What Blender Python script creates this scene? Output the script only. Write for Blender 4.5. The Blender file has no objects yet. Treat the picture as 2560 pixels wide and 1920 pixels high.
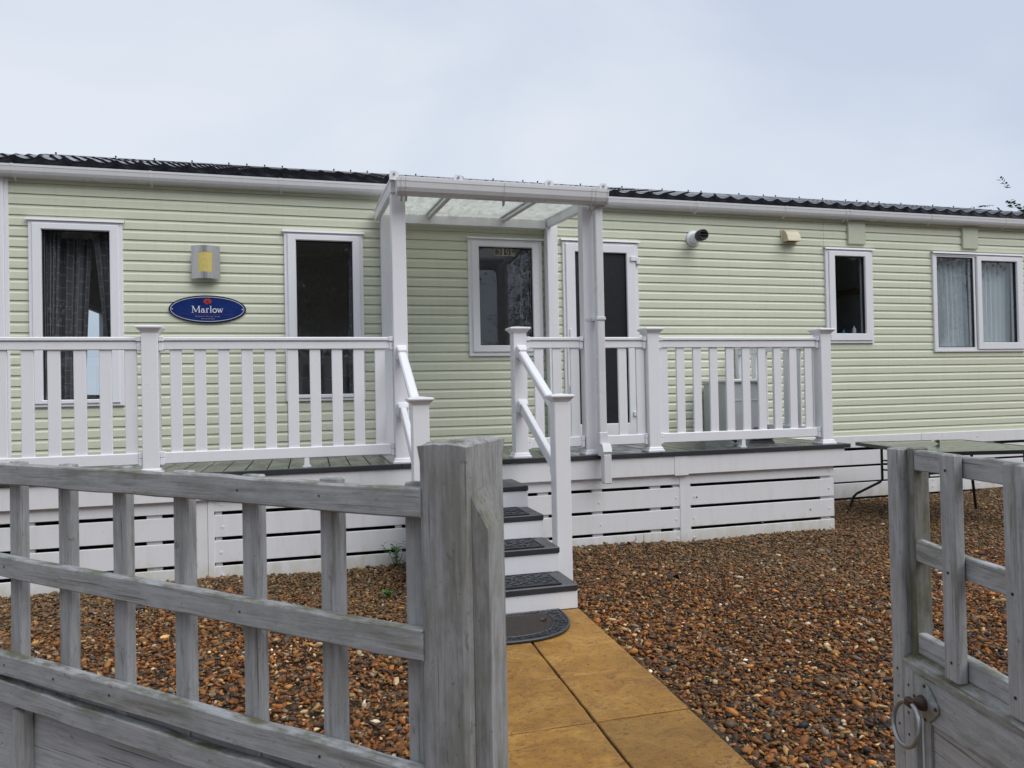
import bpy, bmesh, math, random
import numpy as np
from mathutils import Vector, Matrix

random.seed(7)
rng = np.random.default_rng(11)
SC = bpy.context.scene
COL = SC.collection
PI = math.pi
H_EYE = 1.33

# ------------------------------------------------------------------ camera
cd = bpy.data.cameras.new("camera")
cam = bpy.data.objects.new("camera", cd)
COL.objects.link(cam)
SC.camera = cam
cd.sensor_fit = 'HORIZONTAL'
cd.sensor_width = 36.0
cd.lens = 36.0 * 1832.0 / 2560.0
cd.clip_start = 0.05
cd.clip_end = 900
right = Vector((0.9638349, -0.26570584, -0.02055942))
down = Vector((-0.01668336, 0.01683681, -0.99971905))
fwd = Vector((0.26597734, 0.96390712, 0.01179504))
M = Matrix.Identity(4)
for i in range(3):
    M[i][0] = right[i]
    M[i][1] = -down[i]
    M[i][2] = -fwd[i]
M[0][3], M[1][3], M[2][3] = 0.0, -7.2, H_EYE
cam.matrix_world = M
cd.dof.use_dof = True
cd.dof.focus_distance = 6.6
cd.dof.aperture_fstop = 14.0

# ------------------------------------------------------------------ world: overcast sky
SUN_EL, SUN_AZ = 50.0, -35.0
world = bpy.data.worlds.new("World")
SC.world = world
world.use_nodes = True
nt = world.node_tree
nt.nodes.clear()
N = nt.nodes.new
L = nt.links.new
out = N('ShaderNodeOutputWorld')
bg_sky = N('ShaderNodeBackground')
bg_cloud = N('ShaderNodeBackground')
mixs = N('ShaderNodeMixShader')
sky = N('ShaderNodeTexSky')
sky.sky_type = 'NISHITA'
sky.sun_disc = False
sky.sun_elevation = math.radians(SUN_EL)
sky.sun_rotation = math.radians(180 + SUN_AZ)
L(sky.outputs[0], bg_sky.inputs['Color'])
bg_sky.inputs['Strength'].default_value = 0.10
tc = N('ShaderNodeTexCoord')
mp = N('ShaderNodeMapping')
mp.inputs['Scale'].default_value = (1.0, 1.0, 2.2)
mp.inputs['Location'].default_value = (3.1, 1.7, 0.4)
L(tc.outputs['Generated'], mp.inputs['Vector'])
n1 = N('ShaderNodeTexNoise')
n1.inputs['Scale'].default_value = 1.5
n1.inputs['Detail'].default_value = 5
n1.inputs['Roughness'].default_value = 0.5
n1.inputs['Distortion'].default_value = 0.4
L(mp.outputs[0], n1.inputs['Vector'])
rp = N('ShaderNodeValToRGB')
rp.color_ramp.elements[0].position = 0.36
rp.color_ramp.elements[0].color = (0.535, 0.60, 0.725, 1)
rp.color_ramp.elements[1].position = 0.63
rp.color_ramp.elements[1].color = (0.705, 0.75, 0.82, 1)
L(n1.outputs['Fac'], rp.inputs['Fac'])
L(rp.outputs['Color'], bg_cloud.inputs['Color'])
bg_cloud.inputs['Strength'].default_value = 0.75
mixs.inputs['Fac'].default_value = 0.93
L(bg_sky.outputs[0], mixs.inputs[1])
L(bg_cloud.outputs[0], mixs.inputs[2])
L(mixs.outputs[0], out.inputs['Surface'])

sd = bpy.data.lights.new("sun", 'SUN')
sun = bpy.data.objects.new("sun", sd)
COL.objects.link(sun)
sd.energy = 1.5
sd.angle = math.radians(50)
sd.color = (1.0, 0.985, 0.965)
sdir = Vector((math.cos(math.radians(SUN_EL)) * math.sin(math.radians(180 + SUN_AZ)),
               math.cos(math.radians(SUN_EL)) * math.cos(math.radians(180 + SUN_AZ)),
               math.sin(math.radians(SUN_EL))))
sun.rotation_euler = sdir.to_track_quat('Z', 'Y').to_euler()

SC.view_settings.view_transform = 'Standard'
SC.view_settings.look = 'None'
SC.view_settings.exposure = 0.58
SC.view_settings.gamma = 1.0
SC.view_settings.use_curve_mapping = False
SC.render.engine = 'CYCLES'
SC.cycles.max_bounces = 8
SC.cycles.transparent_max_bounces = 12


# ------------------------------------------------------------------ material helpers
def new_mat(name):
    m = bpy.data.materials.new(name)
    m.use_nodes = True
    t = m.node_tree
    b = t.nodes.get('Principled BSDF')
    return m, t, b


def node(t, kind, **kw):
    n = t.nodes.new(kind)
    for k, v in kw.items():
        n.inputs[k].default_value = v
    return n


def noise(t, vec, scale, detail=4, rough=0.55, dist=0.0):
    n = t.nodes.new('ShaderNodeTexNoise')
    n.inputs['Scale'].default_value = scale
    n.inputs['Detail'].default_value = detail
    n.inputs['Roughness'].default_value = rough
    n.inputs['Distortion'].default_value = dist
    if vec is not None:
        t.links.new(vec, n.inputs['Vector'])
    return n.outputs['Fac']


def ramp(t, fac, stops):
    r = t.nodes.new('ShaderNodeValToRGB')
    el = r.color_ramp.elements
    while len(el) < len(stops):
        el.new(0.5)
    for e, (p, c) in zip(el, stops):
        e.position = p
        e.color = (c, c, c, 1) if not isinstance(c, tuple) else (c[0], c[1], c[2], 1)
    t.links.new(fac, r.inputs['Fac'])
    return r.outputs['Color']


def mixc(t, fac, a, b, mode='MIX'):
    m = t.nodes.new('ShaderNodeMix')
    m.data_type = 'RGBA'
    m.blend_type = mode
    for sock, v in ((m.inputs['Factor'], fac), (m.inputs['A'], a), (m.inputs['B'], b)):
        pass
    fs = m.inputs[0]
    As = m.inputs[6]
    Bs = m.inputs[7]
    for s, v in ((fs, fac), (As, a), (Bs, b)):
        if hasattr(v, 'links') or hasattr(v, 'is_linked'):
            t.links.new(v, s)
        elif isinstance(v, (int, float)):
            s.default_value = v
        else:
            s.default_value = (v[0], v[1], v[2], 1)
    return m.outputs[2]


def bump(t, h, strength, dist=0.01):
    b = t.nodes.new('ShaderNodeBump')
    b.inputs['Strength'].default_value = strength
    b.inputs['Distance'].default_value = dist
    t.links.new(h, b.inputs['Height'])
    return b.outputs['Normal']


def wpos(t):
    return t.nodes.new('ShaderNodeNewGeometry').outputs['Position']


def mapping(t, vec, scale=(1, 1, 1), loc=None):
    m = t.nodes.new('ShaderNodeMapping')
    m.inputs['Scale'].default_value = scale
    t.links.new(vec, m.inputs['Vector'])
    if loc is not None:
        t.links.new(loc, m.inputs['Location'])
    return m.outputs[0]


def simple(name, col, rough=0.45, metal=0.0, var=0.06, scale=6.0, spec=0.5, bumps=0.0, bscale=40):
    m, t, b = new_mat(name)
    p = wpos(t)
    f = noise(t, p, scale, 5)
    lo = tuple(c * (1 - var) for c in col)
    hi = tuple(min(1, c * (1 + var)) for c in col)
    c = ramp(t, f, [(0.3, lo), (0.7, hi)])
    t.links.new(c, b.inputs['Base Color'])
    b.inputs['Roughness'].default_value = rough
    b.inputs['Metallic'].default_value = metal
    b.inputs['Specular IOR Level'].default_value = spec
    if bumps:
        t.links.new(bump(t, noise(t, p, bscale, 5), bumps, 0.004), b.inputs['Normal'])
    return m


def plastic(name, col, dirt=(0.42, 0.43, 0.36), amt=0.25, rough=0.38, splash=False):
    """white upvc with faint streaky dirt and tiny specks"""
    m, t, b = new_mat(name)
    p = wpos(t)
    f = noise(t, mapping(t, p, (9, 9, 1.4)), 1.6, 6, 0.6)
    d = ramp(t, f, [(0.48, 0.0), (0.85, amt)])
    c = mixc(t, d, col, dirt)
    s = noise(t, p, 85, 2, 0.5)
    sp = ramp(t, s, [(0.735, 0.0), (0.76, 0.55)])
    c = mixc(t, sp, c, (0.25, 0.26, 0.22))
    if splash:
        sz_ = t.nodes.new('ShaderNodeSeparateXYZ')
        t.links.new(p, sz_.inputs[0])
        ad = t.nodes.new('ShaderNodeMath')
        ad.operation = 'SUBTRACT'
        t.links.new(noise(t, mapping(t, p, (5, 5, 2)), 2.0, 6, 0.65), ad.inputs[0])
        ml = t.nodes.new('ShaderNodeMath')
        ml.operation = 'MULTIPLY'
        ml.inputs[1].default_value = 1.9
        t.links.new(sz_.outputs['Z'], ml.inputs[0])
        t.links.new(ml.outputs[0], ad.inputs[1])
        c = mixc(t, ramp(t, ad.outputs[0], [(0.22, 0.0), (0.5, 0.5)]), c, (0.50, 0.47, 0.31))
    t.links.new(c, b.inputs['Base Color'])
    r = ramp(t, noise(t, p, 3.0, 4), [(0.3, rough - 0.06), (0.7, rough + 0.12)])
    t.links.new(r, b.inputs['Roughness'])
    t.links.new(bump(t, noise(t, mapping(t, p, (3, 3, 3)), 60, 3), 0.05, 0.002), b.inputs['Normal'])
    return m


MAT = {}
MAT['upvc'] = plastic('white upvc', (0.78, 0.785, 0.815), amt=0.10)
MAT['rail'] = plastic('white vinyl rail', (0.80, 0.805, 0.835), amt=0.10, rough=0.34)
MAT['skirt'] = plastic('white vinyl skirting', (0.76, 0.76, 0.775), (0.40, 0.42, 0.30), amt=0.22, splash=True)
MAT['gutter'] = plastic('white gutter', (0.66, 0.665, 0.68), amt=0.25, rough=0.3)
MAT['dark'] = simple('anthracite trim', (0.035, 0.039, 0.046), 0.33, var=0.15)
MAT['rubber'] = simple('black rubber', (0.016, 0.018, 0.021), 0.5, var=0.3, bumps=0.2, bscale=90)
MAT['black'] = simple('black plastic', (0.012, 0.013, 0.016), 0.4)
MAT['gasket'] = simple('window gasket', (0.01, 0.01, 0.012), 0.6)
MAT['blackmetal'] = simple('black coated steel', (0.013, 0.014, 0.017), 0.38, var=0.3)
MAT['steel'] = simple('brushed steel', (0.48, 0.47, 0.46), 0.36, 0.85, var=0.06)
MAT['galv'] = simple('galvanised steel', (0.34, 0.36, 0.37), 0.38, 0.8, var=0.25, scale=40)
MAT['galvplate'] = simple('dull zinc plate', (0.28, 0.31, 0.30), 0.5, 0.45, var=0.25, scale=40)
MAT['rust'] = simple('rusty boss', (0.075, 0.045, 0.036), 0.5, 0.4, var=0.4, scale=80)
MAT['lampglass'] = simple('frosted amber glass', (0.62, 0.50, 0.16), 0.3, var=0.1, scale=60)
MAT['navy'] = simple('navy plaque face', (0.012, 0.032, 0.155), 0.22, var=0.2, scale=14)
MAT['navyedge'] = simple('plaque edge', (0.006, 0.010, 0.045), 0.3)
MAT['print'] = simple('white print', (0.72, 0.74, 0.80), 0.4)
MAT['printdim'] = simple('faded print', (0.26, 0.28, 0.42), 0.4)
MAT['red'] = simple('red print', (0.42, 0.045, 0.03), 0.4, var=0.3, scale=160)
MAT['reddark'] = simple('dark red print', (0.16, 0.015, 0.018), 0.4)
MAT['maroon'] = simple('faded red line', (0.12, 0.02, 0.06), 0.4)
MAT['cream'] = simple('cream plastic', (0.62, 0.575, 0.40), 0.45, var=0.08)
MAT['gold'] = simple('gilt tile edge', (0.50, 0.42, 0.25), 0.4)
MAT['tile'] = simple('dark number tile', (0.05, 0.052, 0.055), 0.35, var=0.3)
MAT['digit'] = simple('grey numeral', (0.32, 0.33, 0.33), 0.4)
MAT['inside'] = simple('interior wall', (0.72, 0.71, 0.70), 0.9)
MAT['insidefloor'] = simple('interior floor', (0.30, 0.27, 0.23), 0.8)
MAT['binbody'] = simple('grey bin plastic', (0.50, 0.51, 0.515), 0.45, var=0.05)
MAT['binlid'] = simple('white bin lid', (0.70, 0.71, 0.70), 0.4, var=0.05)
MAT['coverpanel'] = simple('pale green cover panel', (0.50, 0.53, 0.41), 0.5, var=0.04)


def mat_siding():
    m, t, b = new_mat('pale green shiplap')
    p = wpos(t)
    c1 = ramp(t, noise(t, mapping(t, p, (0.9, 1, 14)), 2.0, 5), [(0.3, (0.61, 0.64, 0.49)), (0.7, (0.66, 0.685, 0.545))])
    st = noise(t, mapping(t, p, (11, 8, 0.7)), 1.5, 6, 0.62)
    c2 = mixc(t, ramp(t, st, [(0.52, 0.0), (0.9, 0.30)]), c1, (0.46, 0.46, 0.31))
    sp = ramp(t, noise(t, p, 60, 2), [(0.745, 0.0), (0.765, 0.5)])
    c3 = mixc(t, sp, c2, (0.20, 0.21, 0.13))
    t.links.new(c3, b.inputs['Base Color'])
    b.inputs['Roughness'].default_value = 0.48
    t.links.new(bump(t, noise(t, mapping(t, p, (6, 30, 60)), 3, 4), 0.06, 0.003), b.inputs['Normal'])
    return m


MAT['siding'] = mat_siding()


def mat_roof():
    m, t, b = new_mat('wet dark roof sheet')
    p = wpos(t)
    c = ramp(t, noise(t, p, 25, 5), [(0.3, (0.012, 0.013, 0.018)), (0.7, (0.028, 0.030, 0.038))])
    t.links.new(c, b.inputs['Base Color'])
    t.links.new(ramp(t, noise(t, p, 7, 4), [(0.3, 0.08), (0.7, 0.28)]), b.inputs['Roughness'])
    t.links.new(bump(t, noise(t, p, 220, 3), 0.06, 0.002), b.inputs['Normal'])
    return m


MAT['roof'] = mat_roof()


def mat_deck():
    m, t, b = new_mat('wet grey composite board')
    tcn = t.nodes.new('ShaderNodeTexCoord').outputs['Object']
    oi = t.nodes.new('ShaderNodeObjectInfo')
    p = wpos(t)
    g = noise(t, mapping(t, p, (90, 2.2, 30)), 1.0, 5)
    c = ramp(t, g, [(0.3, (0.055, 0.062, 0.060)), (0.7, (0.095, 0.103, 0.098))])
    v = t.nodes.new('ShaderNodeMapRange')
    v.inputs['To Min'].default_value = 0.8
    v.inputs['To Max'].default_value = 1.2
    t.links.new(oi.outputs['Random'], v.inputs['Value'])
    c = mixc(t, 1.0, c, v.outputs[0], 'MULTIPLY')
    t.links.new(c, b.inputs['Base Color'])
    w = ramp(t, noise(t, mapping(t, p, (5, 2.0, 5)), 1.3, 4), [(0.35, 0.10), (0.7, 0.34)])
    t.links.new(w, b.inputs['Roughness'])
    t.links.new(bump(t, g, 0.05, 0.002), b.inputs['Normal'])
    return m


MAT['deck'] = mat_deck()


def mat_wood(name, axis, base=(0.37, 0.376, 0.388), moss=1.0, bare_amt=0.55, mossv=0.30):
    """weathered grey painted softwood; grain runs along the piece's local axis"""
    m, t, b = new_mat(name)
    oc = t.nodes.new('ShaderNodeTexCoord').outputs['Object']
    oi = t.nodes.new('ShaderNodeObjectInfo')
    off = t.nodes.new('ShaderNodeVectorMath')
    off.operation = 'SCALE'
    cmb = t.nodes.new('ShaderNodeCombineXYZ')
    for k in range(3):
        t.links.new(oi.outputs['Random'], cmb.inputs[k])
    t.links.new(cmb.outputs[0], off.inputs[0])
    off.inputs['Scale'].default_value = 37.0
    sc = (7.0, 150, 150) if axis == 'X' else (150, 150, 7.0)
    gv = mapping(t, oc, sc, off.outputs[0])
    grain = noise(t, gv, 1.0, 7, 0.62, 0.5)
    sc2 = (3.0, 26, 26) if axis == 'X' else (26, 26, 3.0)
    wear = noise(t, mapping(t, oc, sc2, off.outputs[0]), 1.0, 6, 0.65, 0.3)
    blot = noise(t, mapping(t, oc, (7, 7, 7), off.outputs[0]), 1.0, 5, 0.6)
    lo = tuple(c * 0.80 for c in base)
    hi = tuple(c * 1.14 for c in base)
    c = ramp(t, grain, [(0.34, lo), (0.5, base), (0.66, hi)])
    bare = ramp(t, grain, [(0.36, (0.085, 0.075, 0.060)), (0.64, (0.27, 0.245, 0.205))])
    c = mixc(t, ramp(t, wear, [(0.55, 0.0), (0.64, bare_amt)]), c, bare)
    c = mixc(t, ramp(t, blot, [(0.56, 0.0), (0.74, 0.35)]), c, (0.30, 0.315, 0.345))
    cr = noise(t, mapping(t, oc, (3.0, 190, 190) if axis == 'X' else (190, 190, 3.0), off.outputs[0]), 1.0, 3, 0.5)
    c = mixc(t, ramp(t, cr, [(0.66, 0.0), (0.70, 0.75)]), c, (0.055, 0.052, 0.048))
    # moss sits on upward faces and in damp blotches
    ge = t.nodes.new('ShaderNodeNewGeometry')
    sx = t.nodes.new('ShaderNodeSeparateXYZ')
    t.links.new(ge.outputs['True Normal'], sx.inputs[0])
    mz = ramp(t, sx.outputs['Z'], [(0.4, mossv), (0.8, 1.0)])
    mn = ramp(t, noise(t, mapping(t, oc, (9, 22, 22) if axis == 'X' else (22, 22, 7), off.outputs[0]), 1.0, 6, 0.7), [(0.44, 0.0), (0.60, min(1, 0.9 * moss))])
    mm = mixc(t, 1.0, mz, mn, 'MULTIPLY')
    c = mixc(t, mm, c, (0.095, 0.098, 0.042))
    fl_ = noise(t, mapping(t, oc, (28, 60, 60) if axis == 'X' else (60, 60, 28), off.outputs[0]), 1.0, 5, 0.75, 0.8)
    c = mixc(t, ramp(t, fl_, [(0.62, 0.0), (0.65, 0.6)]), c, (0.12, 0.115, 0.11))
    pits = ramp(t, noise(t, oc, 120, 2), [(0.72, 0.0), (0.76, 0.6)])
    c = mixc(t, pits, c, (0.05, 0.048, 0.045))
    t.links.new(c, b.inputs['Base Color'])
    t.links.new(ramp(t, wear, [(0.3, 0.5), (0.7, 0.8)]), b.inputs['Roughness'])
    hgt = mixc(t, 0.4, grain, cr)
    t.links.new(bump(t, hgt, 0.28, 0.004), b.inputs['Normal'])
    return m


MAT['woodx'] = mat_wood('grey timber along', 'X')
MAT['woodz'] = mat_wood('grey timber upright', 'Z')
MAT['woodpost'] = mat_wood('weathered gate post timber', 'Z', base=(0.315, 0.315, 0.32), moss=1.5, mossv=0.42)
MAT['woodmoss'] = mat_wood('mossy timber', 'Z', base=(0.20, 0.20, 0.185), moss=1.4, mossv=0.85)
MAT['woodledge'] = mat_wood('mossy ledge timber', 'X', base=(0.30, 0.30, 0.29), moss=2.0, mossv=0.5, bare_amt=0.8)
MAT['woodpanel'] = mat_wood('grey painted panel', 'X', base=(0.44, 0.448, 0.465), moss=0.3, bare_amt=0.16)


def mat_slab():
    m, t, b = new_mat('ochre riven paving')
    p = wpos(t)
    oi = t.nodes.new('ShaderNodeObjectInfo')
    f = noise(t, p, 5, 8, 0.65, 0.8)
    c = ramp(t, f, [(0.32, (0.21, 0.094, 0.014)), (0.5, (0.325, 0.158, 0.022)), (0.66, (0.41, 0.218, 0.045))])
    f2 = noise(t, mapping(t, p, (5, 9, 5)), 3.5, 8, 0.7, 1.6)
    c = mixc(t, ramp(t, f2, [(0.53, 0.0), (0.64, 0.75)]), c, (0.120, 0.052, 0.015))
    ln = noise(t, mapping(t, p, (7, 16, 5)), 4.0, 5, 0.6, 3.0)
    c = mixc(t, ramp(t, ln, [(0.485, 0.0), (0.5, 0.7), (0.515, 0.0)]), c, (0.06, 0.032, 0.012))
    g = noise(t, p, 2.3, 5, 0.6)
    c = mixc(t, ramp(t, g, [(0.5, 0.0), (0.75, 0.35)]), c, (0.20, 0.135, 0.045))
    sp = ramp(t, noise(t, p, 60, 4, 0.7), [(0.60, 0.0), (0.68, 0.85)])
    c = mixc(t, sp, c, (0.045, 0.028, 0.012))
    v = t.nodes.new('ShaderNodeMapRange')
    v.inputs['To Min'].default_value = 0.86
    v.inputs['To Max'].default_value = 1.12
    t.links.new(oi.outputs['Random'], v.inputs['Value'])
    c = mixc(t, 1.0, c, v.outputs[0], 'MULTIPLY')
    t.links.new(c, b.inputs['Base Color'])
    t.links.new(ramp(t, g, [(0.3, 0.42), (0.7, 0.68)]), b.inputs['Roughness'])
    h = mixc(t, 0.35, f2, noise(t, p, 60, 4))
    t.links.new(bump(t, h, 0.6, 0.012), b.inputs['Normal'])
    return m


MAT['slab'] = mat_slab()


def mat_glass(name, tint, refl=1.55):
    m = bpy.data.materials.new(name)
    m.use_nodes = True
    t = m.node_tree
    t.nodes.clear()
    o = t.nodes.new('ShaderNodeOutputMaterial')
    tr = t.nodes.new('ShaderNodeBsdfTransparent')
    tr.inputs['Color'].default_value = (*tint, 1)
    gl = t.nodes.new('ShaderNodeBsdfGlossy')
    gl.inputs['Roughness'].default_value = 0.0
    gl.inputs['Color'].default_value = (0.95, 0.97, 1, 1)
    lw = t.nodes.new('ShaderNodeLayerWeight')      # Schlick, the same from either side of the thin pane
    lw.inputs['Blend'].default_value = 0.5
    pw = t.nodes.new('ShaderNodeMath')
    pw.operation = 'POWER'
    pw.inputs[1].default_value = 5.0
    t.links.new(lw.outputs['Facing'], pw.inputs[0])
    fr = t.nodes.new('ShaderNodeMapRange')
    fr.inputs['To Min'].default_value = ((refl - 1) / (refl + 1)) ** 2
    t.links.new(pw.outputs[0], fr.inputs['Value'])
    mx = t.nodes.new('ShaderNodeMixShader')
    t.links.new(fr.outputs[0], mx.inputs[0])
    t.links.new(tr.outputs[0], mx.inputs[1])
    t.links.new(gl.outputs[0], mx.inputs[2])
    nb = bump(t, noise(t, wpos(t), 2.0, 2), 0.012, 0.01)
    t.links.new(nb, gl.inputs['Normal'])
    t.links.new(mx.outputs[0], o.inputs['Surface'])
    return m


MAT['glass'] = mat_glass('window glass', (0.86, 0.89, 0.90), 1.55)
MAT['obscure'] = simple('tinted door glass', (0.020, 0.021, 0.026), 0.28, var=0.15, scale=30)


def mat_tableglass():
    m, t, b = new_mat('wet green table glass')
    b.inputs['Base Color'].default_value = (0.045, 0.065, 0.052, 1)
    t.links.new(ramp(t, noise(t, wpos(t), 14, 4), [(0.35, 0.05), (0.7, 0.22)]), b.inputs['Roughness'])
    b.inputs['IOR'].default_value = 1.6
    return m


MAT['tableglass'] = mat_tableglass()


def mat_poly():
    m = bpy.data.materials.new('translucent roof sheet')
    m.use_nodes = True
    t = m.node_tree
    t.nodes.clear()
    o = t.nodes.new('ShaderNodeOutputMaterial')
    p = wpos(t)
    d = noise(t, mapping(t, p, (9, 2.0, 3)), 2.6, 8, 0.7, 0.6)
    c = ramp(t, d, [(0.35, (0.66, 0.66, 0.60)), (0.62, (0.90, 0.91, 0.89))])
    tl = t.nodes.new('ShaderNodeBsdfTranslucent')
    t.links.new(c, tl.inputs['Color'])
    tr = t.nodes.new('ShaderNodeBsdfTransparent')
    tr.inputs['Color'].default_value = (0.88, 0.90, 0.88, 1)
    df = t.nodes.new('ShaderNodeBsdfDiffuse')
    t.links.new(c, df.inputs['Color'])
    m1 = t.nodes.new('ShaderNodeMixShader')
    m1.inputs[0].default_value = 0.30
    t.links.new(tl.outputs[0], m1.inputs[1])
    t.links.new(df.outputs[0], m1.inputs[2])
    m2 = t.nodes.new('ShaderNodeMixShader')
    t.links.new(ramp(t, d, [(0.42, 0.18), (0.66, 0.70)]), m2.inputs[0])
    t.links.new(m1.outputs[0], m2.inputs[1])
    t.links.new(tr.outputs[0], m2.inputs[2])
    t.links.new(m2.outputs[0], o.inputs['Surface'])
    return m


MAT['poly'] = mat_poly()


def mat_leaf(name, col, trans=0.25):
    m, t, b = new_mat(name)
    p = wpos(t)
    c = ramp(t, noise(t, p, 3.0, 4), [(0.3, tuple(x * 0.6 for x in col)), (0.7, tuple(x * 1.35 for x in col))])
    t.links.new(c, b.inputs['Base Color'])
    b.inputs['Roughness'].default_value = 0.5
    return m


MAT['leaf'] = mat_leaf('tree leaf', (0.035, 0.055, 0.022))
MAT['leafdark'] = mat_leaf('dark tree leaf', (0.045, 0.055, 0.042))
MAT['weed'] = mat_leaf('weed leaf', (0.055, 0.15, 0.025))
MAT['bark'] = simple('tree bark', (0.07, 0.055, 0.04), 0.9, var=0.3, scale=12, bumps=0.5, bscale=30)
MAT['deadleaf'] = simple('dead leaf', (0.16, 0.06, 0.025), 0.6, var=0.3, scale=60)


def mat_curtain(name, dark, pattern):
    m, t, b = new_mat(name)
    uv = t.nodes.new('ShaderNodeUVMap').outputs['UV']
    if pattern:
        # long interlocking hexagons: running bond turned upright
        mpn = t.nodes.new('ShaderNodeMapping')
        mpn.inputs['Rotation'].default_value = (0, 0, PI / 2)
        t.links.new(uv, mpn.inputs['Vector'])
        v = t.nodes.new('ShaderNodeTexBrick')
        v.offset = 0.5
        v.inputs['Scale'].default_value = 1.0
        v.inputs['Brick Width'].default_value = 0.115
        v.inputs['Row Height'].default_value = 0.075
        v.inputs['Mortar Size'].default_value = 0.0055
        v.inputs['Mortar Smooth'].default_value = 0.3
        t.links.new(mpn.outputs[0], v.inputs['Vector'])
        ln = v.outputs['Fac']
        c = mixc(t, ln, dark, (0.36, 0.345, 0.345))
    else:
        c = ramp(t, noise(t, wpos(t), 4, 4), [(0.3, tuple(x * 0.92 for x in dark)), (0.7, dark)])
    t.links.new(c, b.inputs['Base Color'])
    b.inputs['Roughness'].default_value = 0.9
    return m


MAT['curtain'] = mat_curtain('patterned grey curtain', (0.19, 0.175, 0.18), True)
MAT['net'] = mat_curtain('white curtain cloth', (0.78, 0.80, 0.80), False)


def mat_gravel():
    m, t, b = new_mat('wet flint gravel')
    a = t.nodes.new('ShaderNodeVertexColor')
    a.layer_name = 'Col'
    p = wpos(t)
    n = noise(t, p, 160, 4, 0.6)
    c = mixc(t, 1.0, a.outputs['Color'], ramp(t, n, [(0.3, 0.72), (0.7, 1.22)]), 'MULTIPLY')
    t.links.new(c, b.inputs['Base Color'])
    t.links.new(ramp(t, noise(t, p, 30, 2), [(0.3, 0.42), (0.7, 0.78)]), b.inputs['Roughness'])
    b.inputs['Specular IOR Level'].default_value = 0.32
    return m


MAT['gravel'] = mat_gravel()


def mat_ground():
    m, t, b = new_mat('brown gravel bed')
    p = wpos(t)
    v = t.nodes.new('ShaderNodeTexVoronoi')
    v.inputs['Scale'].default_value = 38
    t.links.new(p, v.inputs['Vector'])
    sep = t.nodes.new('ShaderNodeSeparateColor')
    t.links.new(v.outputs['Color'], sep.inputs[0])
    c = ramp(t, sep.outputs[0], [(0.0, (0.05, 0.028, 0.014)), (0.45, (0.10, 0.050, 0.021)), (0.8, (0.15, 0.080, 0.030)), (1.0, (0.15, 0.12, 0.08))])
    t.links.new(c, b.inputs['Base Color'])
    b.inputs['Roughness'].default_value = 0.7
    t.links.new(bump(t, v.outputs['Distance'], 0.8, 0.02), b.inputs['Normal'])
    return m


MAT['ground'] = mat_ground()


def mat_coir():
    m, t, b = new_mat('brown coir')
    p = wpos(t)
    c = ramp(t, noise(t, mapping(t, p, (40, 160, 10)), 1.0, 5), [(0.3, (0.018, 0.015, 0.014)), (0.7, (0.050, 0.036, 0.028))])
    t.links.new(c, b.inputs['Base Color'])
    b.inputs['Roughness'].default_value = 0.85
    t.links.new(bump(t, noise(t, p, 250, 3), 0.5, 0.004), b.inputs['Normal'])
    return m


MAT['coir'] = mat_coir()


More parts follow.
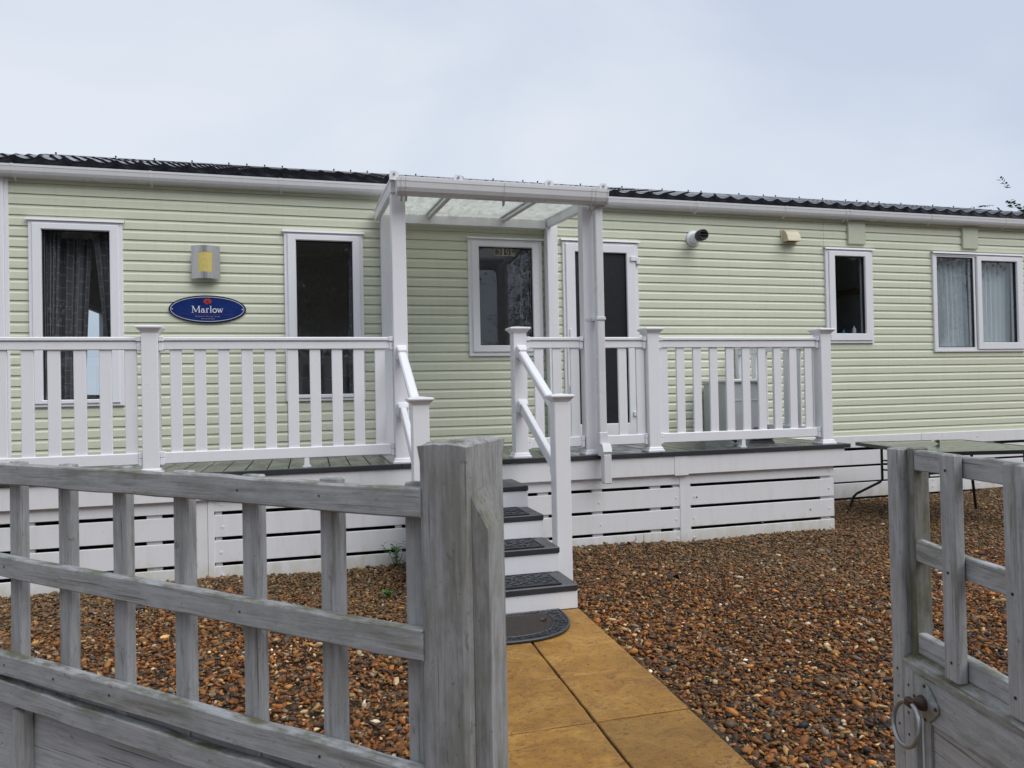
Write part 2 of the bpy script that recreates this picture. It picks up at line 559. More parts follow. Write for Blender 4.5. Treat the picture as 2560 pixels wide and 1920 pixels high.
# ------------------------------------------------------------------ geometry helpers
class MB:
    """collects shapes, then links them as ONE mesh object"""

    def __init__(self):
        self.v = []
        self.f = []
        self.uv = None

    def add(self, vs, fs):
        o = len(self.v)
        self.v += [tuple(p) for p in vs]
        self.f += [tuple(i + o for i in q) for q in fs]
        return self

    def box(self, x0, x1, y0, y1, z0, z1, c=0.0):
        if c <= 0:
            vs = [(x, y, z) for x in (x0, x1) for y in (y0, y1) for z in (z0, z1)]
            fs = [(0, 1, 3, 2), (4, 6, 7, 5), (0, 4, 5, 1), (2, 3, 7, 6), (0, 2, 6, 4), (1, 5, 7, 3)]
            return self.add(vs, fs)
        lo = (x0, y0, z0)
        hi = (x1, y1, z1)
        c = min(c, (x1 - x0) * .45, (y1 - y0) * .45, (z1 - z0) * .45)
        vs, idx = [], {}
        for sx in (0, 1):
            for sy in (0, 1):
                for sz in (0, 1):
                    s = (sx, sy, sz)
                    for ax in range(3):
                        p = []
                        for k in range(3):
                            e = hi[k] if s[k] else lo[k]
                            if k != ax:
                                e += -c if s[k] else c
                            p.append(e)
                        idx[(s, ax)] = len(vs)
                        vs.append(tuple(p))
        fs = []
        for ax in range(3):
            a, b2 = [k for k in range(3) if k != ax]
            for s in (0, 1):
                q = []
                for (u, w) in ((0, 0), (1, 0), (1, 1), (0, 1)):
                    t = [0, 0, 0]
                    t[ax] = s
                    t[a] = u
                    t[b2] = w
                    q.append(idx[(tuple(t), ax)])
                fs.append(tuple(q))
        for ax in range(3):
            a, b2 = [k for k in range(3) if k != ax]
            for u in (0, 1):
                for w in (0, 1):
                    t0 = [0, 0, 0]
                    t1 = [0, 0, 0]
                    t0[a] = t1[a] = u
                    t0[b2] = t1[b2] = w
                    t1[ax] = 1
                    t0, t1 = tuple(t0), tuple(t1)
                    fs.append((idx[(t0, a)], idx[(t1, a)], idx[(t1, b2)], idx[(t0, b2)]))
        for s in [(a, b2, d) for a in (0, 1) for b2 in (0, 1) for d in (0, 1)]:
            fs.append((idx[(s, 0)], idx[(s, 1)], idx[(s, 2)]))
        return self.add(vs, fs)

    def prism(self, prof, axis, a, b):
        """closed 2d profile extruded along an axis (profile in the other two axes, in order)"""
        n = len(prof)
        vs = []
        for t in (a, b):
            for (p, q) in prof:
                vs.append({'X': (t, p, q), 'Y': (p, t, q), 'Z': (p, q, t)}[axis])
        fs = [tuple(range(n)), tuple(range(2 * n - 1, n - 1, -1))]
        for i in range(n):
            j = (i + 1) % n
            fs.append((i, j, n + j, n + i))
        return self.add(vs, fs)

    def tube(self, pts, r, seg=8, closed=False):
        pts = [Vector(p) for p in pts]
        n = len(pts)
        rings = []
        up = None
        for i, p in enumerate(pts):
            if closed:
                d = pts[(i + 1) % n] - pts[i - 1]
            else:
                d = pts[min(i + 1, n - 1)] - pts[max(i - 1, 0)]
            d.normalize()
            if up is None:
                up = Vector((0, 0, 1)) if abs(d.z) < 0.9 else Vector((1, 0, 0))
            s = d.cross(up)
            s.normalize()
            up = s.cross(d)
            rr = r[i] if isinstance(r, (list, tuple)) else r
            rings.append([p + (s * math.cos(2 * PI * k / seg) + up * math.sin(2 * PI * k / seg)) * rr for k in range(seg)])
        vs = [q for rg in rings for q in rg]
        fs = []
        m = n if closed else n - 1
        for i in range(m):
            a, b = i * seg, ((i + 1) % n) * seg
            for k in range(seg):
                k2 = (k + 1) % seg
                fs.append((a + k, a + k2, b + k2, b + k))
        if not closed:
            fs.append(tuple(range(seg - 1, -1, -1)))
            fs.append(tuple(range((n - 1) * seg, n * seg)))
        return self.add(vs, fs)

    def bar(self, p, q, w, h, up=(0, 0, 1), c=0.004):
        """rectangular bar from p to q: w sideways, h along up"""
        p, q = Vector(p), Vector(q)
        d = (q - p)
        ln = d.length
        d.normalize()
        s = d.cross(Vector(up))
        s.normalize()
        u = s.cross(d)
        t = MB().box(0, ln, -w / 2, w / 2, -h / 2, h / 2, c)
        o = [p + d * x + s * (-y) + u * z for (x, y, z) in t.v]
        return self.add(o, t.f)

    def ring(self, x0, x1, z0, z1, w, y0, y1, c=0.004, ws=None):
        """mitred rectangular frame in the xz plane; w = face width (or l,r,b,t)"""
        wl, wr, wb, wt = ws if ws else (w, w, w, w)
        oo = [(x0, z0), (x1, z0), (x1, z1), (x0, z1)]
        oi = [(x0 + c, z0 + c), (x1 - c, z0 + c), (x1 - c, z1 - c), (x0 + c, z1 - c)]
        ii = [(x0 + wl - c, z0 + wb - c), (x1 - wr + c, z0 + wb - c), (x1 - wr + c, z1 - wt + c), (x0 + wl - c, z1 - wt + c)]
        io = [(x0 + wl, z0 + wb), (x1 - wr, z0 + wb), (x1 - wr, z1 - wt), (x0 + wl, z1 - wt)]
        loops = [(oo, y1), (oo, y0 + c), (oi, y0), (ii, y0), (io, y0 + c * 1.5), (io, y1)]
        vs = [(x, y, z) for lp, y in loops for (x, z) in lp]
        fs = []
        nl = len(loops)
        for a in range(nl):
            b = (a + 1) % nl
            for k in range(4):
                j = (k + 1) % 4
                fs.append((a * 4 + k, a * 4 + j, b * 4 + j, b * 4 + k))
        return self.add(vs, fs)

    def mesh(self, name):
        me = bpy.data.meshes.new(name)
        me.from_pydata(self.v, [], self.f)
        bm = bmesh.new()
        bm.from_mesh(me)
        bmesh.ops.recalc_face_normals(bm, faces=bm.faces)
        bm.to_mesh(me)
        bm.free()
        return me

    def build(self, name, mat, parent=None, smooth=False, loc=None):
        me = self.mesh(name)
        me.materials.append(mat)
        if smooth:
            me.polygons.foreach_set('use_smooth', [True] * len(me.polygons))
        o = bpy.data.objects.new(name, me)
        COL.objects.link(o)
        if parent is not None:
            o.parent = parent
        if loc is not None:
            o.location = loc
        return o


def inst(src, loc, parent=None, name=None, rot=None):
    o = src.copy()
    COL.objects.link(o)
    o.location = loc
    if parent is not None:
        o.parent = parent
    if rot is not None:
        o.rotation_euler = rot
    return o


def tag(o, label=None, cat=None, group=None, kind=None):
    if label:
        o['label'] = label
    if cat:
        o['category'] = cat
    if group:
        o['group'] = group
    if kind:
        o['kind'] = kind
    return o


def thing(name, label, cat, loc=(0, 0, 0), rz=0.0, group=None):
    o = bpy.data.objects.new(name, None)
    o.empty_display_size = 0.2
    COL.objects.link(o)
    o.location = loc
    o.rotation_euler = (0, 0, rz)
    return tag(o, label, cat, group)


# ================================================================== GROUND
g = MB()
g.add([(-300, -300, -0.012), (300, -300, -0.012), (300, 300, -0.012), (-300, 300, -0.012)], [(0, 1, 2, 3)])
ground = g.build('ground', MAT['ground'])
tag(ground, kind='structure')

# path of ochre riven slabs
path = bpy.data.objects.new('path', None)
COL.objects.link(path)
tag(path, kind='structure')


def cx(y):
    return 1.105 + 0.0337 * (y + 3.461)


def rx(y):
    return 1.557 + 0.0458 * (y + 2.998)


def lx(y):
    return 0.655 + 0.03 * (y + 3.0)


def slab(ax, bx, ya, yb, joint=0.005):
    """irregular-edged slab between two x functions"""
    n = 9
    outl = []
    jit = lambda a=0.0022: random.uniform(-a, a)
    for i in range(n):
        y = ya + joint + (yb - ya - 2 * joint) * i / (n - 1)
        outl.append((bx(y) - joint + jit(), y + (jit() if 0 < i < n - 1 else 0)))
    for i in range(1, n):
        f = i / (n - 1)
        x = (bx(yb) - joint) * (1 - f) + (ax(yb) + joint) * f
        outl.append((x, yb - joint + jit(0.003)))
    for i in range(1, n):
        y = yb - joint + (ya - yb + 2 * joint) * i / (n - 1)
        outl.append((ax(y) + joint + jit(), y))
    for i in range(1, n - 1):
        f = i / (n - 1)
        x = (ax(ya) + joint) * (1 - f) + (bx(ya) - joint) * f
        outl.append((x, ya + joint + jit(0.003)))
    cxm = sum(p[0] for p in outl) / len(outl)
    cym = sum(p[1] for p in outl) / len(outl)
    ztop = 0.016 + random.uniform(-.0015, .0015)
    mb = MB()
    k = len(outl)
    vs = [(x, y, -0.01) for x, y in outl] + [(x, y, ztop - .004) for x, y in outl]
    vs += [(x + (cxm - x) * .014, y + (cym - y) * .014, ztop) for x, y in outl]
    fs = []
    for i in range(k):
        j = (i + 1) % k
        fs.append((i, j, k + j, k + i))
        fs.append((k + i, k + j, 2 * k + j, 2 * k + i))
    fs.append(tuple(range(2 * k, 3 * k)))
    mb.add(vs, fs)
    return mb.build('paving_slab', MAT['slab'], path)


ysl = [-3.07, -3.52, -3.985, -4.46, -4.93, -5.40, -5.87, -6.34]
for i in range(len(ysl) - 1):
    slab(lx, cx, ysl[i + 1], ysl[i])
slab(cx, rx, -3.985, -2.99)
for i in range(2, len(ysl) - 1):
    slab(cx, rx, ysl[i + 1], ysl[i])
# grit and mortar packed in the joints
jb = MB().box(0.55, 1.52, -6.34, -3.0, -0.011, 0.004)
jb = jb.build('joint_filling', simple('dark joint grit', (0.035, 0.022, 0.012), 0.9, var=0.5, scale=90), path)

# ------------------------------------------------------------------ gravel (one object nobody could count)
base_ico = bmesh.new()
bmesh.ops.create_icosphere(base_ico, subdivisions=1, radius=1.0)
ico1_v = np.array([v.co[:] for v in base_ico.verts])
ico1_f = np.array([[v.index for v in f.verts] for f in base_ico.faces])
base_ico.free()
base_ico = bmesh.new()
bmesh.ops.create_icosphere(base_ico, subdivisions=2, radius=1.0)
ico2_v = np.array([v.co[:] for v in base_ico.verts])
ico2_f = np.array([[v.index for v in f.verts] for f in base_ico.faces])
base_ico.free()


def variants(v, n, amp):
    o = []
    for _ in range(n):
        k = rng.normal(size=(9, 3))
        k /= np.linalg.norm(k, axis=1)[:, None]
        w = v.copy()
        for kk in k:  # chop flat facets like broken flint
            d = w @ kk
            lim = rng.uniform(0.28, 0.75)
            over = np.maximum(d - lim, 0)
            w = w - over[:, None] * kk * 0.95
        w = w * (1 + rng.uniform(-amp, amp, size=(len(v), 1)))
        w = w * np.array([rng.uniform(1.0, 1.9), rng.uniform(0.75, 1.15), rng.uniform(0.45, 0.85)])
        o.append(w)
    return o


PAL = np.array([
    (0.250, 0.088, 0.020), (0.300, 0.120, 0.028), (0.180, 0.066, 0.020), (0.33, 0.165, 0.045),
    (0.120, 0.060, 0.026), (0.090, 0.056, 0.032), (0.40, 0.23, 0.080), (0.055, 0.046, 0.038),
    (0.034, 0.033, 0.034), (0.190, 0.130, 0.072), (0.52, 0.37, 0.19), (0.62, 0.52, 0.37), (0.21, 0.165, 0.115),
    (0.150, 0.100, 0.055)])
PW = np.array([.19, .14, .19, .08, .15, .10, .045, .045, .03, .035, .030, .020, .02, .05])
PW = PW / PW.sum()


def stones(pts, sizes, vv, ff, mound):
    n = len(pts)
    if n == 0:
        return None
    which = rng.integers(0, len(vv), n)
    allv = np.stack(vv)[which]                     # n,k,3
    ang = rng.uniform(0, 2 * PI, n)
    tilt = rng.normal(0, 0.45, n)
    tdir = rng.uniform(0, 2 * PI, n)
    ca, sa = np.cos(ang), np.sin(ang)
    x = allv[:, :, 0] * ca[:, None] - allv[:, :, 1] * sa[:, None]
    y = allv[:, :, 0] * sa[:, None] + allv[:, :, 1] * ca[:, None]
    z = allv[:, :, 2]
    # tilt about a horizontal axis
    dx, dy = np.cos(tdir)[:, None], np.sin(tdir)[:, None]
    r = x * dx + y * dy
    s = -x * dy + y * dx
    ct, st = np.cos(tilt)[:, None], np.sin(tilt)[:, None]
    r2 = r * ct - z * st
    z2 = r * st + z * ct
    x = r2 * dx - s * dy
    y = r2 * dy + s * dx
    P = np.stack([x, y, z2], -1) * sizes[:, None, None]
    P[:, :, 0] += pts[:, 0, None]
    P[:, :, 1] += pts[:, 1, None]
    P[:, :, 2] += (mound + rng.uniform(-0.006, 0.010, n) + sizes * 0.25)[:, None]
    k = P.shape[1]
    F = ff[None] + (np.arange(n) * k)[:, None, None]
    ci = rng.choice(len(PAL), n, p=PW)
    c = PAL[ci] * np.exp(rng.normal(-0.08, 0.36, (n, 1)))
    # algae browns nearer the deck, with the greying of grazing light painted in
    far = np.clip((pts[:, 1] + 3.1 + 0.35 * np.sin(pts[:, 0] * 2.3) + rng.normal(0, .30, n)) / 1.0, 0, 1) * 0.55
    grey = np.array((0.145, 0.102, 0.055)) * np.exp(rng.normal(-0.05, 0.42, (n, 1)))
    c = c * (1 - far[:, None]) + grey * far[:, None]
    C = np.repeat(c, k, axis=0)
    return P.reshape(-1, 3), F.reshape(-1, 3), C


def mound_h(p):
    x, y = p[:, 0], p[:, 1]
    h = 0.012 * np.sin(x * 1.7 + y * 1.1) + 0.008 * np.sin(x * 4.1 - y * 2.7)
    h = h + 0.030 * np.exp(-((y + 1.62) / 0.30) ** 2) * (x > -1.2) * (x < 4.6)
    return np.maximum(h, -0.004)


cand = []
x0, x1, y0, y1 = -3.6, 10.2, -6.9, 0.0
nc = int((x1 - x0) * (y1 - y0) * 3700)
P = np.stack([rng.uniform(x0, x1, nc), rng.uniform(y0, y1, nc)], -1)
dY = P[:, 1] + 7.2
lim_l = -0.42 * dY - 0.32
lim_r = 1.26 * dY + 0.75
keep = (P[:, 0] > lim_l) & (P[:, 0] < lim_r)
keep &= ~((P[:, 1] > -1.495) & (P[:, 0] < 4.63))
keep &= ~((P[:, 0] > 0.74) & (P[:, 0] < 1.56) & (P[:, 1] > -3.0))
pl = lx(P[:, 1]) - 0.008
pr = rx(P[:, 1]) + 0.006
keep &= ~((P[:, 0] > pl) & (P[:, 0] < pr) & (P[:, 1] <= -2.985))
keep &= P[:, 1] < -0.03
P = P[keep]
sz = np.clip(rng.lognormal(math.log(0.0112), 0.34, len(P)), 0.006, 0.028)
dist = np.hypot(P[:, 0], P[:, 1] + 7.2)
near = dist < 2.85
A = stones(P[near], sz[near] * 1.04, variants(ico2_v, 20, 0.03), ico2_f, mound_h(P[near]))
B = stones(P[~near], sz[~near], variants(ico1_v, 24, 0.10), ico1_f, mound_h(P[~near]))
# a few loose bits that strayed on to the slabs
ns = 26
S = np.stack([rng.uniform(0.75, 1.45, ns), rng.uniform(-5.2, -3.6, ns)], -1)
Cc = stones(S, rng.uniform(0.002, 0.0055, ns), variants(ico1_v, 6, 0.1), ico1_f, np.full(ns, 0.017))
vs, fs, cs = [], [], []
o = 0
for part in (A, B, Cc):
    vs.append(part[0])
    fs.append(part[1] + o)
    cs.append(part[2])
    o += len(part[0])
vs, fs, cs = np.concatenate(vs), np.concatenate(fs), np.concatenate(cs)
me = bpy.data.meshes.new('gravel')
me.vertices.add(len(vs))
me.vertices.foreach_set('co', vs.astype(np.float32).ravel())
me.loops.add(fs.size)
me.loops.foreach_set('vertex_index', fs.astype(np.int32).ravel())
me.polygons.add(len(fs))
me.polygons.foreach_set('loop_start', np.arange(0, fs.size, 3, dtype=np.int32))
me.polygons.foreach_set('loop_total', np.full(len(fs), 3, dtype=np.int32))
me.update(calc_edges=True)
at = me.color_attributes.new('Col', 'FLOAT_COLOR', 'POINT')
at.data.foreach_set('color', np.concatenate([cs, np.ones((len(cs), 1))], 1).astype(np.float32).ravel())
me.materials.append(MAT['gravel'])
gravel = bpy.data.objects.new('gravel', me)
COL.objects.link(gravel)
tag(gravel, 'wet orange and brown flint gravel spread round the path', 'gravel', kind='stuff')
print('gravel stones', len(P), 'tris', len(fs))

# ================================================================== MOBILE HOME
home = thing('mobile_home', 'long pale green clad mobile home with white windows and dark tiled roof', 'mobile home', (0, 0, 0))
HX0, HX1 = -2.62, 9.75
OPEN = [(-2.305, -1.595, 1.30, 2.895), (-0.20, 0.505, 1.305, 2.875), (1.56, 2.312, 1.715, 2.875),
        (2.56, 3.39, 0.80, 2.88), (5.775, 6.40, 1.838, 2.905), (7.30, 8.675, 1.73, 2.905)]
PITCH = 0.0925
SZ0 = 3.139 - 26 * PITCH          # lowest board bottom
PROF = [(0.0, -0.012), (0.058, -0.012), (0.073, -0.003), (PITCH - 0.006, -0.003), (PITCH - 0.004, 0.004), (PITCH, 0.004)]


def prof_clip(za, zb):
    pts = []
    for (a, ya), (b, yb) in zip(PROF[:-1], PROF[1:]):
        lo, hi = max(a, za), min(b, zb)
        if hi - lo < 1e-6:
            continue
        f = lambda q: ya + (yb - ya) * (q - a) / (b - a)
        if not pts or abs(pts[-1][0] - lo) > 1e-6:
            pts.append((lo, f(lo)))
        pts.append((hi, f(hi)))
    return pts


side_cache = {}


def siding(xa, xb, row, za=0.0, zb=PITCH):
    if xb - xa < 0.01:
        return
    key = (round(xa, 4), round(xb, 4), round(za, 4), round(zb, 4))
    zr = SZ0 + row * PITCH
    if key in side_cache:
        inst(side_cache[key], (0, 0, zr), home)
        return
    pts = prof_clip(za, zb)
    closed = [(y, z) for z, y in pts] + [(0.016, pts[-1][0]), (0.016, pts[0][0])]
    mb = MB().prism(closed, 'X', xa, xb)
    side_cache[key] = mb.build('siding_board', MAT['siding'], home, loc=(0, 0, zr))


JOINT_HIGH = [1.548, 5.76]
JOINT_LOW = [-0.205, 5.765]
for row in range(0, 29):
    zb0 = SZ0 + row * PITCH
    zt0 = zb0 + PITCH
    if zb0 > 3.36:
        break
    cuts = {HX0 + 0.12, HX1}
    for (a, b, c, d) in OPEN:
        if d > zb0 and c < zt0:
            cuts |= {a, b}
    if zb0 > 2.87:
        cuts |= set(JOINT_HIGH)
    if zt0 < 1.32:
        cuts.add(JOINT_LOW[0])
    cs_ = sorted(cuts)
    for a, b in zip(cs_[:-1], cs_[1:]):
        za, zb = 0.0, PITCH
        mid = (a + b) / 2
        for (oa, ob, oc, od) in OPEN:
            if oa - 1e-6 <= mid <= ob + 1e-6:
                if oc <= zb0 and od >= zt0:
                    za = 1.0
                elif zb0 < oc < zt0:
                    zb = min(zb, oc - zb0)
                elif zb0 < od < zt0:
                    za = max(za, od - zb0)
        if za >= zb - 0.004:
            continue
        gapl = 0.0018 if a in JOINT_HIGH + JOINT_LOW else 0
        gapr = 0.0018 if b in JOINT_HIGH + JOINT_LOW else 0
        siding(a + gapl, b - gapr, row, za, zb)

# corner trim, shell, interior
mb = MB().box(HX0 - .03, -2.50, -0.036, 0.05, 0.76, 3.30, .006).box(-2.50, -2.468, -0.024, 0.03, 0.76, 3.26, .003)
mb.build('corner_trim', MAT['upvc'], home)
sh = MB()
sh.box(HX0, HX1, 0.02, 3.62, 0.74, 0.775)                       # floor
sh.box(HX0, HX1, 0.02, 3.62, 3.30, 3.33)                        # ceiling
sh.box(HX1 - 0.05, HX1, 0.02, 3.62, 0.776, 3.299)
sh.box(HX0, HX1 - .051, 3.57, 3.62, 0.776, 3.299)
sh.box(0.60, 0.64, 1.5, 3.569, 0.776, 3.299)
sh.box(4.6, 4.64, 0.05, 3.569, 0.776, 3.299)
sh.box(6.8, 6.84, 0.05, 3.569, 0.776, 3.299)
sh.box(2.36, 2.40, 0.06, 1.6, 0.776, 3.299)
# end wall with a big bay opening
sh.box(HX0, HX0 + 0.05, 0.051, 1.45, 0.776, 3.299)
sh.box(HX0, HX0 + 0.05, 3.50, 3.569, 0.776, 3.299)
sh.box(HX0, HX0 + 0.05, 1.45, 3.50, 0.776, 1.36)
sh.box(HX0, HX0 + 0.05, 1.45, 3.50, 2.52, 3.299)
sh.build('interior_shell', MAT['inside'], home)
MB().box(HX0 + .05, 0.59, 0.4, 3.4, 0.776, 0.79).build('interior_floor', MAT['insidefloor'], home)
MB().ring(0, 2.05, 1.36, 2.52, 0.05, 0, 0.05).build('end_window', MAT['upvc'], home)
ew = bpy.data.objects['end_window']
ew.rotation_euler = (0, 0, PI / 2)
ew.location = (HX0 + 0.03, 1.45, 0)
# a pale sofa back and counter seen as dim shapes inside
MB().box(-0.15, 0.58, 1.2, 1.7, 0.79, 1.55, .03).build('kitchen_counter', simple('kitchen unit', (0.40, 0.40, 0.42), 0.6), home)
MB().box(6.775, 6.799, 0.15, 2.6, 2.50, 2.585, .003).build('interior_shelf', simple('pine shelf', (0.42, 0.28, 0.08), 0.6), home)

# eaves: fascia, soffit, gutter and brackets
MB().box(HX0 - .1, HX1, -0.045, -0.016, 3.262, 3.39).box(HX0 - .1, HX1, -0.016, 0.06, 3.30, 3.36).build('eaves_fascia', MAT['gutter'], home)


def gutter_profile(y0, z0, s=1.0, d=0.085, h=0.094):
    """ogee-ish half gutter: outer skin then inner skin back"""
    o = [(0, h), (0, 0), (-d * .62, 0), (-d * .80, h * .16), (-d * .93, h * .40), (-d * .97, h * .74), (-d, h * .80), (-d, h)]
    i = [(-d + .007, h), (-d + .009, h * .75), (-d * .86, h * .42), (-d * .74, h * .2), (-d * .58, .006), (-.005, .006), (-.005, h)]
    return [(y0 + p * s, z0 + q * s) for p, q in o + i]


GUT = [(HX0 - .1, 0.80), (2.36, 6.02), (6.02, HX1)]
for a, b in GUT:
    gt = MB().prism(gutter_profile(-0.047, 3.263), 'X', a, b).build('gutter', MAT['gutter'], home)
BR = [-2.40, -1.33, -0.23, 2.40, 2.99, 4.08, 5.19, 6.00, 6.05, 7.21, 8.34, 9.4]
bp = [(p, q) for p, q in gutter_profile(-0.044, 3.258, 1.07)[:8]]
bprof = bp + [(-0.047, 3.36)]
bsrc = None
for x in BR:
    if bsrc is None:
        sk = MB()
        q = gutter_profile(-0.046, 3.2600, 1.055)[:8]
        sk.prism(q + [(-0.055, 3.34)], 'X', -0.011, 0.011)
        bsrc = sk.build('gutter_bracket', MAT['gutter'], home, loc=(x, 0, 0))
        w = MB().prism([(-0.10, 3.264), (-0.046, 3.236), (-0.046, 3.256), (-0.088, 3.268)], 'X', -0.006, 0.006).build('bracket_arm', MAT['gutter'], bsrc)
    else:
        o2 = inst(bsrc, (x, 0, 0), home)
        w2 = w.copy()
        COL.objects.link(w2)
        w2.parent = o2

# roof: pressed tile-effect sheets
EY, EZ, RY, RZ = -0.135, 3.400, 1.83, 4.015
NCOUR = 6
SL = math.hypot(RY - EY, RZ - EZ)
WAVE = 0.196
PERS = 6


def wave(u):
    u = u % 1.0
    if u < 0.62:      # shallow pan
        return -0.014 * math.sin(PI * u / 0.62)
    return 0.017 * math.sin(PI * (u - 0.62) / 0.38)


def roof_sheet(ncol):
    """one pressed sheet: PERS waves wide, all courses deep, real thickness at the front edge"""
    mb = MB()
    sub = 10
    nx = ncol * sub + 1
    dy, dz = (RY - EY) / SL, (RZ - EZ) / SL
    rows = []
    for c in range(NCOUR):
        s0 = SL * c / NCOUR
        s1 = SL * (c + 1) / NCOUR
        step = 0.016
        for s, hgt in ((s0, 0.0), (s0 + 0.0015, step), (s1 - 0.0015, 0.0)):
            rows.append((s, hgt))
    vsx = []
    for (s, hgt) in rows:
        for i in range(nx):
            u = i / sub
            h = wave(u) + hgt
            vsx.append((i / sub * WAVE, EY + dy * s - dz * h, EZ + dz * s + dy * h))
    nr = len(rows)
    fsx = []
    for r in range(nr - 1):
        for i in range(nx - 1):
            a = r * nx + i
            fsx.append((a, a + 1, a + nx + 1, a + nx))
    # front drip edge: a dark skirt closing the waves
    ob = len(vsx)
    for i in range(nx):
        x = i / sub * WAVE
        vsx.append((x, EY + 0.004, EZ - 0.036))
    for i in range(nx - 1):
        fsx.append((i, i + 1, ob + i + 1, ob + i))
    mb.add(vsx, fsx)
    return mb


rs = None
x = HX0 - 0.12
k = 0
while x < HX1:
    if rs is None:
        me_ = roof_sheet(PERS)
        rs = MB()
        rs.v, rs.f = me_.v, me_.f
        rs = rs.build('roof_sheet', MAT['roof'], home, smooth=False, loc=(x, 0, 0))
    else:
        inst(rs, (x, 0, 0.0), home)
    x += PERS * WAVE
    k += 1
XR = x
MB().box(HX0 - 0.12, XR, EY + 0.006, EY + 0.026, 3.352, 3.384).build('drip_batten', MAT['roof'], home)
# back slope and ridge
MB().prism([(RY, RZ - .01), (3.80, 3.40), (3.80, 3.38), (RY, RZ - .03)], 'X', HX0 - .12, XR).build('rear_roof', MAT['roof'], home)
rc = None
for i in range(9):
    xa = HX0 - 0.12 + i * (XR - HX0 + 0.12) / 9
    ln = (XR - HX0 + 0.12) / 9 - 0.004
    if rc is None:
        rc = MB().prism([(RY - .13, RZ - .030), (RY - .125, RZ - .012), (RY - .02, RZ + .026), (RY + .02, RZ + .026), (RY + .125, RZ - .012), (RY + .13, RZ - .030)], 'X', 0, ln)
        rc = rc.build('ridge_cap', MAT['roof'], home, loc=(xa, 0, 0))
        rc.data.materials[0] = MAT['roof']
    else:
        inst(rc, (xa, 0, 0), home)
sc_ = MB()
xs = HX0
while xs < XR - .1:
    zz = RZ + 0.006
    sc_.tube([(xs, RY - 0.07, zz), (xs, RY - 0.07, zz + 0.012)], 0.006, 6)
    sc_.tube([(xs, RY - 0.07, zz + .012), (xs, RY - 0.07, zz + 0.024)], 0.010, 6)
    xs += random.choice([0.196, 0.392, 0.588])
for c in range(2):
    xs = HX0 + 0.03
    while xs < XR - .1:
        s = SL * (c + .18) / NCOUR
        y_, z_ = EY + (RY - EY) * s / SL, EZ + (RZ - EZ) * s / SL
        sc_.tube([(xs, y_, z_ - .002), (xs, y_, z_ + 0.015)], 0.010, 6)
        xs += 0.588 if c == 0 else 0.784
s_ = sc_.build('roof_screws', MAT['black'], home)
tag(s_, kind='stuff')


# ------------------------------------------------------------------ windows
def window(x0, x1, z0, z1, fw, sash, head, glassmat='glass', name='window', sash_side=None):
    """outer frame x0..x1,z0..z1 (face widths fw l,r,b,t); sash = (sx0,sx1,sz0,sz1, face widths)"""
    f = MB().ring(x0, x1, z0, z1, 0, -0.034, 0.07, 0.004, ws=fw).build(name, MAT['upvc'], home)
    for sx0, sx1, sz0, sz1, ws, proud in sash:
        s = MB().ring(sx0, sx1, sz0, sz1, 0, -0.034 - proud, 0.045, 0.006, ws=ws).build('sash', MAT['upvc'], f)
        gx0, gx1, gz0, gz1 = sx0 + ws[0], sx1 - ws[1], sz0 + ws[2], sz1 - ws[3]
        MB().ring(gx0 - .002, gx1 + .002, gz0 - .002, gz1 + .002, 0.009, -0.024, 0.010, 0.001).build('gasket', MAT['gasket'], f)
        MB().box(gx0 + .004, gx1 - .004, -0.014, -0.008, gz0 + .004, gz1 - .004).build('pane', MAT[glassmat], f)
    if head:
        hx0, hx1, hz = head
        MB().prism([(-0.004, hz), (-0.048, hz - .010), (-0.052, hz - .030), (-0.044, hz - .030), (-0.042, hz - .016), (-0.004, hz - .012)], 'X', hx0, hx1).build('drip_rail', MAT['upvc'], f)
    return f


window(-2.318, -1.583, 1.286, 2.905, (.034, .034, .03, .03), [(-2.288, -1.613, 1.312, 2.882, (.072, .072, .036, .055), .014)], (-2.335, -1.565, 2.935))
window(-0.213, 0.516, 1.290, 2.885, (.034, .034, .03, .03), [(-0.183, 0.486, 1.316, 2.860, (.078, .072, .036, .052), .014)], (-0.225, 0.530, 2.912))
window(1.547, 2.325, 1.702, 2.885, (.04, .04, .045, .03), [(1.583, 2.289, 1.742, 2.860, (.076, .072, .068, .055), .014)], (1.540, 2.345, 2.912))
window(5.760, 6.412, 1.824, 2.918, (.042, .036, .034, .03), [(5.798, 6.380, 1.854, 2.892, (.085, .085, .083, .055), .014)], (5.752, 6.44, 2.944))
window(7.288, 8.688, 1.716, 2.918, (.034, .034, .030, .03),
       [(7.32, 7.935, 1.744, 2.890, (.036, .034, .030, .020), -.006), (7.945, 8.665, 1.745, 2.893, (.072, .090, .085, .055), .014)], (7.28, 8.715, 2.944))

# the entrance door
df = MB().ring(2.550, 3.402, 0.815, 2.892, 0, -0.034, 0.07, 0.004, ws=(.03, .04, .03, .03)).build('door_frame', MAT['upvc'], home)
MB().prism([(-0.004, 2.93), (-0.048, 2.92), (-0.052, 2.90), (-0.044, 2.90), (-0.042, 2.912), (-0.004, 2.916)], 'X', 2.53, 3.425).build('drip_rail', MAT['upvc'], df)
door = MB().ring(2.578, 3.366, 0.835, 2.868, 0, -0.052, 0.02, 0.006, ws=(.105, .105, .15, .085)).build('door', MAT['upvc'], home)
MB().box(2.684, 3.258, -0.018, -0.010, 0.988, 2.781).build('pane', MAT['obscure'], door)
MB().ring(2.676, 3.268, 0.978, 2.790, 0.012, -0.030, 0.0, 0.001).build('gasket', MAT['gasket'], door)
h = MB().box(2.602, 2.632, -0.064, -0.052, 1.70, 1.98, .006)
h.tube([(2.617, -0.064, 1.86), (2.617, -0.10, 1.86), (2.70, -0.105, 1.855)], 0.009, 8)
h.build('handle', MAT['upvc'], door)
